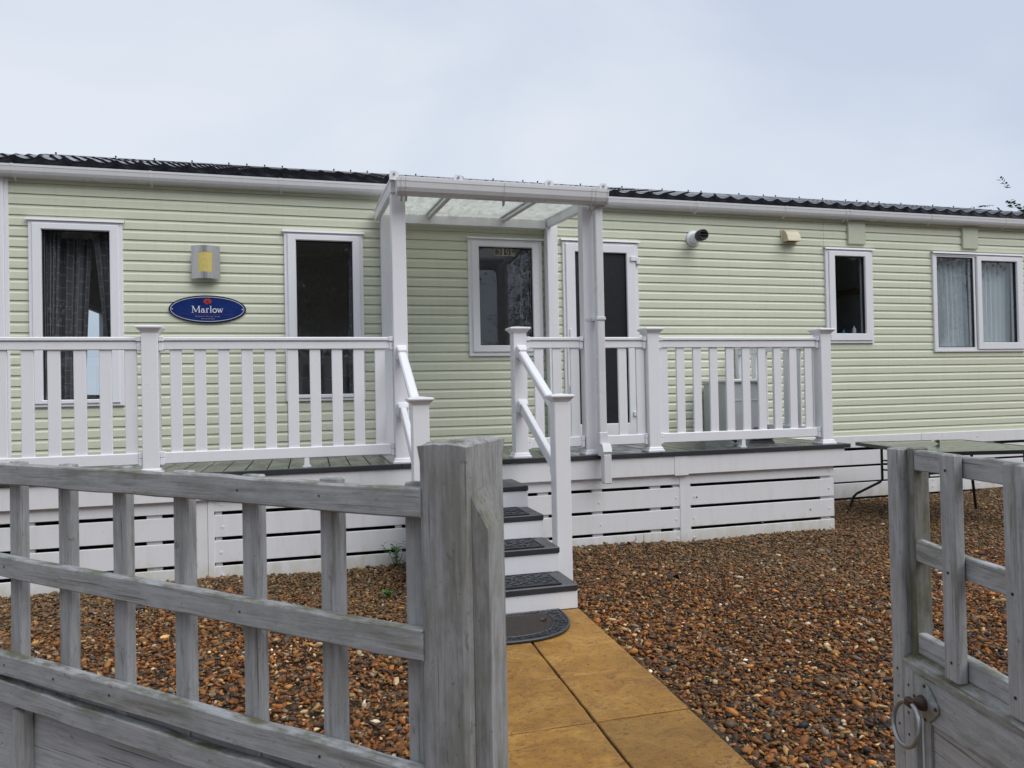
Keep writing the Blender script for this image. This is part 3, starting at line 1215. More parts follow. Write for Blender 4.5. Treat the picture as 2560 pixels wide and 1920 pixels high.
lk = MB().box(2.595, 2.640, -0.075, -0.052, 1.335, 1.40, .004).tube([(2.617, -0.06, 1.35), (2.617, -0.11, 1.35)], 0.012, 8)
lk.build('lock', MAT['cream'], door)
for zc in (2.725, 1.08):
    MB().box(3.30, 3.372, -0.070, -0.052, zc - .026, zc + .026, .006).box(3.372, 3.410, -0.064, -0.034, zc - .055, zc + .02, .005).build('hinge', MAT['upvc'], door)

# flat cover panels under the eaves
MB().box(6.08, 6.32, -0.040, -0.006, 2.985, 3.262, .004).build('cover_panel', MAT['coverpanel'], home)
MB().box(7.75, 7.985, -0.040, -0.006, 2.985, 3.262, .004).build('cover_panel', MAT['coverpanel'], home)

# skirting right of the deck
MB().box(4.80, 7.07, -0.030, 0.015, 0.607, 0.744, .004).build('skirting_trim', MAT['skirt'], home)
MB().box(7.074, HX1, -0.030, 0.015, 0.607, 0.744, .004).build('skirting_trim', MAT['skirt'], home)
MB().box(7.05, 7.094, -0.034, -0.030, 0.60, 0.742, .001).build('trim_joint', MAT['skirt'], home)
zg = [0.586, 0.394, 0.203, 0.018]
src = None
for xa, xb in ((4.40, 7.02), (7.15, HX1)):
    src = None
    for ztop, zbot in zip(zg[:-1], zg[1:]):
        hh = ztop - .013 - (zbot + .013)
        if src is None:
            src = MB().box(xa, xb, -0.020, 0.0, 0, hh, .003).build('skirting_slat', MAT['skirt'], home, loc=(0, 0, zbot + .013))
        else:
            inst(src, (0, 0, zbot + .013), home)
    MB().box(xa, xb, -0.020, 0.0, -0.1, 0.004, .002).build('skirting_slat', MAT['skirt'], home)
MB().box(7.021, 7.149, -0.022, 0.004, -0.1, 0.60, .003).build('skirting_post', MAT['skirt'], home)
for xb in (4.9, 6.95, 7.35, 8.1, 8.9):
    MB().box(xb, xb + .09, 0.002, 0.03, -0.1, 0.60).build('skirting_batten', MAT['skirt'], home)
MB().box(4.0, HX1, 0.25, 0.27, -0.1, 0.735).build('underfloor_shade_sheet', MAT['black'], home)  # added black backing, so the skirting gaps read as deep shade
sc_ = MB()
for xx in (7.05, 7.22, 7.9, 8.13, 8.9):
    for zz in (.56, .48, .37, .29, .18, .1, .68):
        if zz == .68 and xx != 7.9:
            continue
        yy = -0.033 if zz > .6 else -0.023
        sc_.tube([(xx, yy + .004, zz), (xx, yy - .004, zz)], 0.009, 7)
tag(sc_.build('screw_caps', MAT['rail'], home), kind='stuff')
# left skirting behind deck
MB().box(HX0, 4.40, 0.0, 0.02, -0.05, 0.76).build('hidden_skirting', MAT['skirt'], home)


# ------------------------------------------------------------------ curtains
def curtain(label, x0a, x1a, x0b, x1b, z0, z1, mat, yc=0.10, waves=5, amp=0.02, group=None, seed=0):
    """hanging cloth: top edge x0a..x1a at z1, bottom edge x0b..x1b at z0"""
    r = random.Random(seed)
    nx, nz = 44, 12
    ph = r.uniform(0, 6)
    vs_, uvs = [], []
    for side in (0, 1):
        for j in range(nz + 1):
            t = j / nz
            for i in range(nx + 1):
                u = i / nx
                xa = x0a + (x1a - x0a) * u
                xb = x0b + (x1b - x0b) * u
                e = t ** 1.4
                x_ = xb * (1 - e) + xa * e
                y_ = yc + amp * math.sin(ph + u * waves * 2 * PI) + amp * .5 * math.sin(ph * 2 + u * waves * 4.3 * PI + t) + side * 0.004
                vs_.append((x_, y_, z0 + (z1 - z0) * t))
                uvs.append((u * max(abs(x1a - x0a), .35), (z0 + (z1 - z0) * t)))
    K = (nx + 1) * (nz + 1)
    fs_ = []
    for side in (0, 1):
        for j in range(nz):
            for i in range(nx):
                a = side * K + j * (nx + 1) + i
                fs_.append((a, a + 1, a + nx + 2, a + nx + 1))
    mb = MB()
    mb.add(vs_, fs_)
    me_ = bpy.data.meshes.new('curtain')
    me_.from_pydata(mb.v, [], mb.f)
    ul = me_.uv_layers.new(name='UVMap')
    for lp in me_.loops:
        ul.data[lp.index].uv = uvs[lp.vertex_index]
    me_.materials.append(mat)
    me_.polygons.foreach_set('use_smooth', [True] * len(me_.polygons))
    ob_ = bpy.data.objects.new('curtain', me_)
    COL.objects.link(ob_)
    return tag(ob_, label, 'curtain', group)


GC = 'curtains hanging inside the windows'
curtain('dark grey hexagon patterned curtain gathered at left of the leftmost window', -2.24, -2.11, -2.23, -2.16, 1.25, 2.86, MAT['curtain'], .12, 4, .02, GC, 1)
curtain('dark hexagon patterned curtain panel swept across the middle of the leftmost window', -2.14, -1.88, -2.17, -1.95, 1.25, 2.80, MAT['curtain'], .20, 3, .03, GC, 2)
curtain('slim patterned curtain at right edge of the leftmost window', -1.86, -1.62, -1.745, -1.62, 1.25, 2.86, MAT['curtain'], .12, 3, .02, GC, 3)
curtain('narrow patterned curtain at right edge of the window between wall lamp and canopy', 0.395, 0.50, 0.375, 0.50, 1.25, 2.86, MAT['curtain'], .10, 2, .012, GC, 4)
curtain('dark patterned curtain at right of the window under the canopy', 2.12, 2.28, 2.12, 2.28, 1.70, 2.84, MAT['curtain'], .10, 2, .015, GC, 5)
curtain('white curtain in left pane of the two-pane window', 7.33, 7.90, 7.34, 7.92, 1.70, 2.90, MAT['net'], .11, 8, .022, GC, 6)
curtain('white curtain in right opening pane of the two-pane window', 7.97, 8.66, 7.99, 8.62, 1.70, 2.90, MAT['net'], .11, 9, .022, GC, 7)
# bottles on the sill
for (bx_, hh, rr, lab, mt) in ((6.20, .085, .022, 'white bottle with pale cap standing at right inside the small right window', MAT['print']),
                               (6.05, .045, .018, 'small blue bottle standing inside the small right window', simple('blue plastic', (0.05, 0.22, 0.5), .4))):
    b_ = MB().tube([(bx_, .05, 1.945), (bx_, .05, 1.945 + hh * .65), (bx_, .05, 1.945 + hh * .75), (bx_, .05, 1.945 + hh)], [rr, rr, rr * .4, rr * .4], 10).build('bottle', mt)
    tag(b_, lab, 'bottle', 'bottles on the window sill')
MB().box(5.80, 6.38, 0.03, 0.14, 1.925, 1.944).build('window_sill', MAT['upvc'], home)

# ------------------------------------------------------------------ house number tiles
hn = thing('house_number', 'house number 39a on dark tiles at top of the canopy window', 'house number', (0, 0, 0))
ty = -0.0175


def stroke(mb, pts, w, y, th=0.0012):
    """flat ribbon lettering in the xz plane; pts = (x,z[,width])"""
    P_ = [Vector((p[0], 0, p[1])) for p in pts]
    W_ = [(p[2] if len(p) > 2 else w) for p in pts]
    n_ = len(P_)
    lf, rt = [], []
    for i in range(n_):
        d = P_[min(i + 1, n_ - 1)] - P_[max(i - 1, 0)]
        d.normalize()
        s = Vector((-d.z, 0, d.x))
        lf.append(P_[i] + s * W_[i] / 2)
        rt.append(P_[i] - s * W_[i] / 2)
    vs_ = [(p.x, y, p.z) for p in lf] + [(p.x, y, p.z) for p in rt]
    vs_ += [(p[0], y + th, p[2]) for p in vs_]
    fs_ = []
    for i in range(n_ - 1):
        fs_.append((i, i + 1, n_ + i + 1, n_ + i))
        o_ = 2 * n_
        fs_.append((o_ + i, o_ + n_ + i, o_ + n_ + i + 1, o_ + i + 1))
        fs_.append((i, o_ + i, o_ + i + 1, i + 1))
        fs_.append((n_ + i, n_ + i + 1, o_ + n_ + i + 1, o_ + n_ + i))
    fs_.append((0, n_, 3 * n_, 2 * n_))
    fs_.append((n_ - 1, 3 * n_ - 1, 4 * n_ - 1, 2 * n_ - 1))
    mb.add(vs_, fs_)


def arc(cx_, cz_, rx_, rz_, a0, a1, n=12):
    return [(cx_ + rx_ * math.cos(math.radians(a0 + (a1 - a0) * i / n)), cz_ + rz_ * math.sin(math.radians(a0 + (a1 - a0) * i / n))) for i in range(n + 1)]


for i_, ch in enumerate('39'):
    xx = 1.826 + i_ * .090
    tl = MB().box(xx + .001, xx + .088, ty, ty + .003, 2.722, 2.803).build('number_tile', MAT['tile'], hn)
    MB().ring(xx + .001, xx + .088, 2.722, 2.803, .006, ty - .002, ty, .0005).build('tile_edge', MAT['gold'], tl)
    mb = MB()
    cxx, czz = xx + .0445, 2.7625
    if ch == '3':
        stroke(mb, arc(cxx - .003, czz + .012, .015, .013, 150, -80), .006, ty - .0022)
        stroke(mb, arc(cxx - .003, czz - .013, .018, .015, 85, -150), .006, ty - .0022)
    else:
        stroke(mb, arc(cxx, czz + .010, .015, .016, 0, 360, 18), .006, ty - .0022)
        stroke(mb, [(cxx + .015, czz + .010), (cxx + .014, czz - .008), (cxx + .004, czz - .026), (cxx - .008, czz - .029)], .006, ty - .0022)
    mb.build('numeral', MAT['digit'], tl)
mb = MB()
stroke(mb, arc(2.023, 2.737, .013, .014, 0, 360, 16), .006, ty)
stroke(mb, [(2.038, 2.757), (2.038, 2.722)], .006, ty)
mb.build('small_letter', MAT['gold'], hn)

# ------------------------------------------------------------------ wall lamp
lamp = thing('wall_lamp', 'curved brushed steel wall light with amber glass pane above the blue plaque', 'wall light', (-0.893, -0.012, 2.57))
mb = MB()
nxl, nzl = 12, 10
xe = [-.122 + .244 * i / nxl for i in range(nxl + 1)]
ze = [-.150 + .300 * i / nzl for i in range(nzl + 1)]


def lampy(x_):
    return -0.045 - 0.055 * (1 - (x_ / .122) ** 2)


def lampgrid(keep_fn, off, th):
    m_ = MB()
    for i in range(nxl):
        for j in range(nzl):
            if keep_fn(i, j):
                xa, xb, za, zb = xe[i], xe[i + 1], ze[j], ze[j + 1]
                q = [(xa, lampy(xa) + off, za), (xb, lampy(xb) + off, za), (xb, lampy(xb) + off, zb), (xa, lampy(xa) + off, zb)]
                q2 = [(p[0], p[1] + th, p[2]) for p in q]
                m_.add(q + q2, [(0, 1, 2, 3), (7, 6, 5, 4), (0, 4, 5, 1), (1, 5, 6, 2), (2, 6, 7, 3), (3, 7, 4, 0)])
    return m_


hole = lambda i, j: 3 <= i <= 8 and 2 <= j <= 7
lampgrid(lambda i, j: not hole(i, j), 0, .003).build('lamp_plate', MAT['steel'], lamp)
lampgrid(hole, 0.002, .003).build('lamp_glass', MAT['lampglass'], lamp)
MB().box(-.07, .07, -0.06, 0.0, -.12, .12, .006).build('lamp_base', MAT['steel'], lamp)

# ------------------------------------------------------------------ oval plaque
pq = thing('name_plaque', 'dark blue oval plaque with white lettering and a red rose', 'plaque', (-0.886, -0.016, 2.148))
PA, PB = .325, .123


def ellipse_plate(a, b, y0_, y1_, n=56):
    m_ = MB()
    vs_ = [(a * math.cos(2 * PI * k / n), y0_, b * math.sin(2 * PI * k / n)) for k in range(n)]
    vs_ += [(v[0], y1_, v[2]) for v in vs_]
    fs_ = [tuple(range(n)), tuple(range(2 * n - 1, n - 1, -1))] + [(k, (k + 1) % n, n + (k + 1) % n, n + k) for k in range(n)]
    return m_.add(vs_, fs_)


ellipse_plate(PA + .004, PB + .004, -0.010, 0.004).build('plaque_edge', MAT['navyedge'], pq)
ellipse_plate(PA - .009, PB - .008, -0.0125, -0.0095).build('plaque_face', MAT['navy'], pq)
mb = MB()
stroke(mb, [((PA - .013) * math.cos(2 * PI * k / 64), (PB - .0115) * math.sin(2 * PI * k / 64)) for k in range(65)], .0038, -0.0140)
mb.build('border_line', MAT['print'], pq)
# serif word
lt = MB()
ly = -0.0142
zb_, xh, cap_ = -0.030, 0.036, 0.058
TK, TN = .0085, .0035


def serif(x_, z_, w_=.016):
    stroke(lt, [(x_ - w_ / 2, z_), (x_ + w_ / 2, z_)], .0030, ly)


X_ = -.134
stroke(lt, [(X_ + .006, zb_), (X_ + .008, zb_ + cap_)], TN, ly)
stroke(lt, [(X_ + .008, zb_ + cap_), (X_ + .034, zb_ + .004)], TK, ly - .0004)
stroke(lt, [(X_ + .034, zb_ + .004), (X_ + .058, zb_ + cap_)], TN, ly)
stroke(lt, [(X_ + .060, zb_ + cap_), (X_ + .062, zb_)], TK, ly - .0004)
for sx, sz in ((.006, 0), (.062, 0), (.006, cap_), (.062, cap_)):
    serif(X_ + sx, zb_ + sz, .018)
X_ += .078
stroke(lt, arc(X_ + .012, zb_ + .012, .011, .012, 40, 330), .0055, ly)
stroke(lt, arc(X_ + .013, zb_ + .026, .011, .010, 0, 160), .0045, ly)
stroke(lt, [(X_ + .024, zb_ + .028), (X_ + .025, zb_ + .004), (X_ + .033, zb_ + .001)], .0075, ly - .0004)
X_ += .040
stroke(lt, [(X_ + .008, zb_), (X_ + .008, zb_ + xh)], TK * .9, ly)
stroke(lt, arc(X_ + .019, zb_ + .024, .011, .012, 170, 50), .0055, ly - .0004)
serif(X_ + .008, zb_, .018)
serif(X_ + .005, zb_ + xh, .010)
X_ += .034
stroke(lt, [(X_ + .008, zb_), (X_ + .008, zb_ + cap_ + .004)], TK * .9, ly)
serif(X_ + .008, zb_, .018)
serif(X_ + .005, zb_ + cap_ + .003, .010)
X_ += .022
stroke(lt, arc(X_ + .019, zb_ + .018, .016, .0175, 0, 360, 24), .0068, ly)
X_ += .042
for k_, (p_, q_) in enumerate((((0.002, xh), (.013, 0)), ((.013, 0), (.024, xh)), ((.022, xh), (.034, 0)), ((.034, 0), (.044, xh)))):
    stroke(lt, [(X_ + p_[0], zb_ + p_[1]), (X_ + q_[0], zb_ + q_[1])], TK * .85 if k_ % 2 == 0 else TN, ly - .0003 * k_)
serif(X_ + .003, zb_ + xh, .016)
serif(X_ + .044, zb_ + xh, .012)
lt.build('lettering', MAT['print'], pq)
mb = MB()
stroke(mb, [(-.235, -.0455), (.215, -.0505)], .004, ly)
mb.build('underline', MAT['maroon'], pq)
for txt, z_, w_ in (('Pemberton Park and Leisure', -.0705, .20), ('Homes Limited', -.0915, .115)):
    cu = bpy.data.curves.new('small_text', 'FONT')
    cu.body = txt
    cu.size = .0185
    cu.align_x = 'CENTER'
    to = bpy.data.objects.new('small_text', cu)
    COL.objects.link(to)
    dg = bpy.context.evaluated_depsgraph_get()
    tm = bpy.data.meshes.new_from_object(to.evaluated_get(dg))
    bpy.data.objects.remove(to)
    tm.materials.clear()
    tm.materials.append(MAT['printdim'])
    to = bpy.data.objects.new('small_text', tm)
    COL.objects.link(to)
    to.parent = pq
    to.rotation_euler = (PI / 2, 0, 0)
    to.location = (0.0, -0.0137, z_)
# rose emblem: overlapping petals
mb = MB()
for k_ in range(6):
    a_ = k_ * PI / 3 + .3
    mb.add([((.020 * math.cos(a_) + .017 * math.cos(t_)), -0.0140 - .0002 * k_, .0145 * math.sin(a_) + .0125 * math.sin(t_)) for t_ in [2 * PI * q / 12 for q in range(12)]], [tuple(range(12))])
rose = mb.build('rose_emblem', MAT['red'], pq, loc=(0.0, 0, .071))
mb = MB()
stroke(mb, arc(0, 0, .013, .009, 20, 300), .003, -0.0156)
stroke(mb, arc(0, .001, .006, .004, 0, 250), .0025, -0.0156)
stroke(mb, arc(0, -.002, .024, .012, 200, 340), .0025, -0.0156)
stroke(mb, [(.004, -.020), (.012, -.016), (.024, -.012)], .003, -0.0158)
mb.build('petal_line', MAT['reddark'], rose)
for sx in (-.298, .298):
    MB().tube([(sx, -0.013, 0), (sx, -0.0165, 0)], .005, 8).build('screw', MAT['print'], pq)

# ------------------------------------------------------------------ boiler flue and extractor cowl
fl = thing('flue_pipe', 'white boiler flue pipe with black terminal sticking out of the wall', 'flue', (4.075, -0.014, 2.975))


def lathe(name, prof, mat, parent, seg=28):
    m_ = MB()
    n_ = len(prof)
    vs_ = []
    for (r_, y_) in prof:
        for k in range(seg):
            vs_.append((r_ * math.cos(2 * PI * k / seg), y_, r_ * math.sin(2 * PI * k / seg)))
    fs_ = []
    for i in range(n_ - 1):
        for k in range(seg):
            k2 = (k + 1) % seg
            fs_.append((i * seg + k, i * seg + k2, (i + 1) * seg + k2, (i + 1) * seg + k))
    m_.add(vs_, fs_)
    return m_.build(name, mat, parent, smooth=True)


lathe('wall_ring', [(0.0, 0.0), (.086, 0.0), (.088, -.008), (.078, -.018), (.060, -.022), (.0, -.022)], MAT['upvc'], fl)
lathe('pipe', [(.058, -.015), (.058, -.150), (.050, -.150), (.050, -.02)], MAT['upvc'], fl)
lathe('terminal', [(.0, -.12), (.056, -.12), (.060, -.148), (.061, -.205), (.056, -.228), (.046, -.228), (.040, -.17), (.0, -.165)], MAT['black'], fl)
for k_ in range(3):
    zz = -.03 + .03 * k_
    MB().box(-.05, .05, -.226, -.218, zz - .004, zz + .004).build('terminal_bar', MAT['black'], fl)

ev = thing('extractor_vent', 'cream plastic extractor cowl on the wall right of the flue', 'vent', (5.29, -0.014, 3.04))
MB().box(-.105, .105, -.012, 0.002, -.085, .080, .004).build('back_plate', MAT['cream'], ev)
MB().prism([(-.012, .068), (-.030, .070), (-.062, .045), (-.092, .0), (-.108, -.055), (-.108, -.066), (-.102, -.066), (-.012, -.060)], 'X', -.085, .085).build('cowl', MAT['cream'], ev)
for k_ in range(4):
    xx = -.06 + .04 * k_
    MB().box(xx - .012, xx + .012, -.095, -.035, -.0675, -.0655).build('slot', MAT['black'], ev)

# ================================================================== DECK
deck = thing('veranda_deck', 'raised veranda deck of dark wet boards above white slatted skirting', 'deck')
DX0, DX1 = -3.05, 4.77
ZD = 0.80
src = None
x = DX0
nb = 0
while x < 4.735:
    w = min(0.1445, 4.742 - x)
    if src is None or w < .144:
        b_ = MB().box(0, w, -1.497, -0.045, ZD - 0.024, ZD, .003).build('deck_board', MAT['deck'], deck, loc=(x, 0, 0))
        src = src or b_
    else:
        inst(src, (x, 0, random.uniform(-.0006, .0006)), deck)
    x += 0.152
    nb += 1
MB().box(DX0, 0.67, -1.545, -1.4985, 0.764, ZD + .001, .004).build('edge_trim', MAT['dark'], deck)
MB().box(0.673, 2.86, -1.545, -1.4985, 0.764, ZD + .001, .004).build('edge_trim', MAT['dark'], deck)
MB().box(2.863, DX1, -1.545, -1.4985, 0.764, ZD + .001, .004).build('edge_trim', MAT['dark'], deck)
MB().box(4.744, DX1, -1.497, -0.05, 0.764, ZD + .001, .004).build('edge_trim', MAT['dark'], deck)
MB().box(DX0, 3.05, -1.526, -1.500, 0.600, 0.7625, .004).build('fascia_board', MAT['skirt'], deck)
MB().box(3.054, 4.716, -1.526, -1.500, 0.600, 0.7625, .004).build('fascia_board', MAT['skirt'], deck)
MB().box(2.99, 3.12, -1.530, -1.526, 0.592, 0.760, .002).build('fascia_cover', MAT['skirt'], deck)
MB().box(4.690, 4.716, -1.4985, -0.05, 0.600, 0.7625, .004).build('fascia_board', MAT['skirt'], deck)
ZG = [0.497, 0.312, 0.127]
zs = [(-0.05, ZG[2] - .013), (ZG[2] + .013, ZG[1] - .013), (ZG[1] + .013, ZG[0] - .013), (ZG[0] + .013, 0.635)]
for xa, xb in ((DX0, -0.79), (-0.70, 0.735), (0.74, 3.062), (3.140, 4.618)):
    for za, zb in zs:
        MB().box(xa, xb, -1.490, -1.470, za, zb, .003).build('skirting_slat', MAT['skirt'], deck)
MB().box(-0.802, -0.729, -1.492, -1.462, -0.05, 0.63, .002).build('skirting_post', MAT['skirt'], deck)
MB().box(-0.727, -0.684, -1.496, -1.462, -0.05, 0.63, .002).build('skirting_post', MAT['skirt'], deck)
MB().box(3.052, 3.150, -1.494, -1.462, -0.05, 0.63, .003).build('skirting_post', MAT['skirt'], deck)
for za, zb in zs:
    MB().box(4.598, 4.6185, -1.4695, -0.05, za, zb, .003).build('skirting_slat', MAT['skirt'], deck)
for xa, w in ((-1.87, .035), (-1.135, .10), (-0.85, .05), (-0.68, .045), (0.62, .05), (1.78, .09), (2.255, .09), (2.785, .095), (3.0, .05), (3.16, .01), (4.49, .10)):
    MB().box(xa, xa + w, -1.466, -1.440, -0.05, 0.63).build('skirting_batten', MAT['skirt'], deck)
MB().box(DX0, 4.58, -1.30, -1.29, -0.05, 0.765).build('underdeck_shade_sheet', MAT['black'], deck)  # black sheet standing in for the shade of the void behind the slats
sc_ = MB()
for xx in (-0.86, -0.63, 2.32, 3.02, 3.19, 4.57):
    for zz in (.56, .40, .215, .05):
        if xx == 2.32 and zz > .5:
            continue
        x_ = xx + random.uniform(-.012, .012)
        sc_.tube([(x_, -1.486, zz), (x_, -1.495, zz)], 0.0085, 7)
tag(sc_.build('screw_caps', MAT['rail'], deck), kind='stuff')
blk = MB()
for (x_, z_) in ((3.215, .392), (3.19, .045), (4.36, .215), (3.86, .13)):
    blk.tube([(x_, -1.489, z_), (x_, -1.4925, z_ + .002)], 0.008, 6)
blk.build('chip_mark', MAT['black'], deck)


# ------------------------------------------------------------------ railings
def cap_mesh(mb, x_, y_, z_, hw):
    """flat-topped post cap with stepped underside and low pyramid"""
    s = [(hw * 1.02, 0.0), (hw * 1.08, .006), (hw * 1.30, .020), (hw * 1.52, .030), (hw * 1.55, .034), (hw * 1.55, .041), (hw * 1.46, .046), (hw * .2, .056)]
    vs_ = []
    for r_, dz_ in s:
        vs_ += [(x_ - r_, y_ - r_, z_ + dz_), (x_ + r_, y_ - r_, z_ + dz_), (x_ + r_, y_ + r_, z_ + dz_), (x_ - r_, y_ + r_, z_ + dz_)]
    fs_ = []
    for i in range(len(s) - 1):
        for k in range(4):
            j = (k + 1) % 4
            fs_.append((i * 4 + k, i * 4 + j, i * 4 + 4 + j, i * 4 + 4 + k))
    fs_.append((0, 3, 2, 1))
    n_ = len(s) * 4
    fs_.append((n_ - 4, n_ - 3, n_ - 2, n_ - 1))
    return mb.add(vs_, fs_)


def skirt_mesh(mb, x_, y_, z_, hw):
    s = [(hw * 1.36, 0), (hw * 1.36, .012), (hw * 1.22, .018), (hw * 1.16, .032), (hw * 1.03, .040), (hw * .98, .040)]
    vs_, fs_ = [], []
    for r_, dz_ in s:
        vs_ += [(x_ - r_, y_ - r_, z_ + dz_), (x_ + r_, y_ - r_, z_ + dz_), (x_ + r_, y_ + r_, z_ + dz_), (x_ - r_, y_ + r_, z_ + dz_)]
    for i in range(len(s) - 1):
        for k in range(4):
            j = (k + 1) % 4
            fs_.append((i * 4 + k, i * 4 + j, i * 4 + 4 + j, i * 4 + 4 + k))
    return mb.add(vs_, fs_)


YR = -1.42
HW = 0.0555


def rail_post(par, x_, y_=YR, ztop=1.815, zbot=ZD, base=True):
    p_ = MB().box(x_ - HW, x_ + HW, y_ - HW, y_ + HW, zbot + .001, ztop, .005).build('post', MAT['rail'], par)
    cap_mesh(MB(), x_, y_, ztop, HW).build('post_cap', MAT['rail'], p_)
    if base:
        skirt_mesh(MB(), x_, y_, zbot + .001, HW).build('post_base', MAT['rail'], p_)
    return p_


BALM = {}


def bay(par, xa, xb, bal, y_=YR, feet=()):
    """rails, brackets and balusters between two posts, along x"""
    MB().box(xa, xb, y_ - .034, y_ + .034, 1.753, 1.783, .007).build('handrail', MAT['rail'], par)
    MB().box(xa, xb, y_ - .022, y_ + .022, 1.692, 1.751, .004).build('top_rail', MAT['rail'], par)
    MB().box(xa, xb, y_ - .024, y_ + .024, 0.868, 0.952, .006).build('bottom_rail', MAT['rail'], par)
    for xe_, sgn in ((xa, 1), (xb, -1)):
        a_, b_ = sorted((xe_, xe_ + sgn * .034))
        br_ = MB().box(a_, b_, y_ - .042, y_ + .042, 1.750, 1.787, .004)
        a2, b2 = sorted((xe_, xe_ + sgn * .030))
        br_.box(a2, b2, y_ - .031, y_ + .031, 1.683, 1.748, .004)
        br_.build('rail_bracket', MAT['rail'], par)
        MB().box(a2, b2, y_ - .032, y_ + .032, 0.862, 0.912, .004).box(a2, b2, y_ - .033, y_ + .033, .914, .958, .004).build('rail_bracket', MAT['rail'], par)
    for c_ in bal:
        if 'b' not in BALM:
            BALM['b'] = MB().box(-.040, .040, -.0105, .0105, 0.945, 1.70, .004).build('baluster', MAT['rail'], par, loc=(c_, y_, 0))
        else:
            inst(BALM['b'], (c_, y_, 0), par)
    for fx in feet:
        q = [(fx - .030, .0), (fx + .030, .0), (fx + .030, .008), (fx + .020, .014), (fx + .017, .068), (fx - .017, .068), (fx - .020, .014), (fx - .030, .008)]
        MB().prism([(a, ZD + .001 + b) for a, b in q], 'Y', y_ - .024, y_ + .024).build('rail_foot', MAT['rail'], par)


rl = thing('deck_railing', 'white vinyl railing along the deck left of the canopy', 'railing', group='white railings round the deck')
rail_post(rl, -1.10)
rail_post(rl, -2.96)
bay(rl, -2.90, -1.156, [-2.90 + .085 + .1625 * k for k in range(11)][:0] + [-1.232 - .1625 * k for k in range(10)])
bay(rl, -1.044, 0.632, [-0.935 + .1627 * k for k in range(10)], feet=(-0.03,))
rr_ = thing('deck_railing', 'white vinyl railing along the deck right of the steps, turning back to the wall', 'railing', group='white railings round the deck')
rail_post(rr_, 1.655)
rail_post(rr_, 2.845)
rail_post(rr_, 4.583)
bay(rr_, 1.711, 2.212, [1.826, 1.984, 2.142])
bay(rr_, 2.335, 2.789, [2.43, 2.487 + .085, 2.738][1:])
bay(rr_, 2.901, 4.527, [2.958 + .1628 * k for k in range(10)], feet=(3.72,))
# return railing to the wall along the deck end
XE = 4.583
wp = MB().box(XE - .028, XE + .028, -0.075, -0.02, ZD + .001, 1.80, .004).build('wall_post', MAT['rail'], rr_)
MB().box(XE - .034, XE + .034, -1.364, -0.076, 1.753, 1.783, .007).build('handrail', MAT['rail'], rr_)
MB().box(XE - .022, XE + .022, -1.364, -0.076, 1.692, 1.751, .004).build('top_rail', MAT['rail'], rr_)
MB().box(XE - .024, XE + .024, -1.364, -0.076, 0.868, 0.952, .006).build('bottom_rail', MAT['rail'], rr_)
for k in range(7):
    yb_ = -1.25 + k * .1825
    MB().box(XE - .0105, XE + .0105, yb_ - .040, yb_ + .040, 0.945, 1.70, .004).build('baluster', MAT['rail'], rr_)

# ------------------------------------------------------------------ canopy
cn = thing('porch_canopy', 'white porch canopy with translucent roof sheets over the entrance', 'canopy')
PF, PB_ = -1.42, -0.085
ztop_f, ztop_b = 2.955, 3.055
for (x_, y_, zt, lab) in ((0.688, PF, 2.94, 0), (2.273, PF, 2.94, 0), (0.735, PB_, 3.06, 0), (2.405, PB_, 3.06, 0)):
    p_ = MB().box(x_ - .0555, x_ + .0555, y_ - .0555, y_ + .0555, ZD + .001, zt, .005).build('post', MAT['rail'], cn)
    skirt_mesh(MB(), x_, y_, ZD + .001, .0555).build('post_base', MAT['rail'], p_)
MB().box(0.7915, 2.3485, PB_ - .04, PB_ + .04, 2.99, 3.078, .004).build('back_beam', MAT['rail'], cn)
MB().box(0.7445, 2.2165, PF - .03, PF + .03, 2.917, 2.955, .004).build('front_beam', MAT['rail'], cn)
ROOFA = Vector((0, -1.53, 2.985))
ROOFB = Vector((0, -0.055, 3.095))
for x_ in (0.650, 2.372):
    MB().bar((x_, -1.50, 2.945), (x_, -0.06, 3.052), .045, .085).build('side_beam', MAT['rail'], cn)
for x_ in (0.650, 1.150, 1.900, 2.372):
    bar_ = MB().bar((x_, -1.56, 2.998), (x_, -0.05, 3.110), .055, .022).build('glazing_bar', MAT['rail'], cn)
    c_ = MB()
    prof = [(x_ - .036, 2.980), (x_ + .036, 2.980), (x_ + .036, 3.030), (x_ + .022, 3.048), (x_ - .022, 3.048), (x_ - .036, 3.030)]
    c_.prism(prof, 'Y', -1.575, -1.555)
    c_.build('bar_cap', MAT['rail'], bar_)
    MB().tube([(x_, -1.575, 3.026), (x_, -1.585, 3.026)], .010, 8).build('bolt', MAT['galv'], bar_)
for xa, xb in ((0.655, 1.147), (1.153, 1.897), (1.903, 2.367)):
    MB().bar(((xa + xb) / 2, -1.555, 2.980), ((xa + xb) / 2, -0.06, 3.091), xb - xa, .010, c=0).build('roof_panel', MAT['poly'], cn)
for x_ in (1.150, 1.900):
    MB().bar((x_, -1.53, 2.955), (x_, -0.13, 3.058), .042, .032).build('rafter', MAT['gutter'], cn)
MB().box(0.690, 2.335, -1.568, -1.558, 2.972, 3.016, .002).build('front_lip', MAT['gutter'], cn)
MB().prism(gutter_profile(-1.578, 2.856, 1.22), 'X', 0.668, 2.365).build('gutter', MAT['gutter'], cn)
for x_ in (0.70, 0.735, 1.508, 2.24, 2.275):
    q = gutter_profile(-1.5765, 2.8520, 1.29)[:8]
    MB().prism(q + [(-1.590, 2.965)], 'X', x_ - .011, x_ + .011).build('gutter_bracket', MAT['gutter'], cn)
    MB().prism([(-1.64, 2.866), (-1.578, 2.815), (-1.578, 2.840), (-1.62, 2.872)], 'X', x_ - .008, x_ + .008).build('bracket_arm', MAT['gutter'], cn)
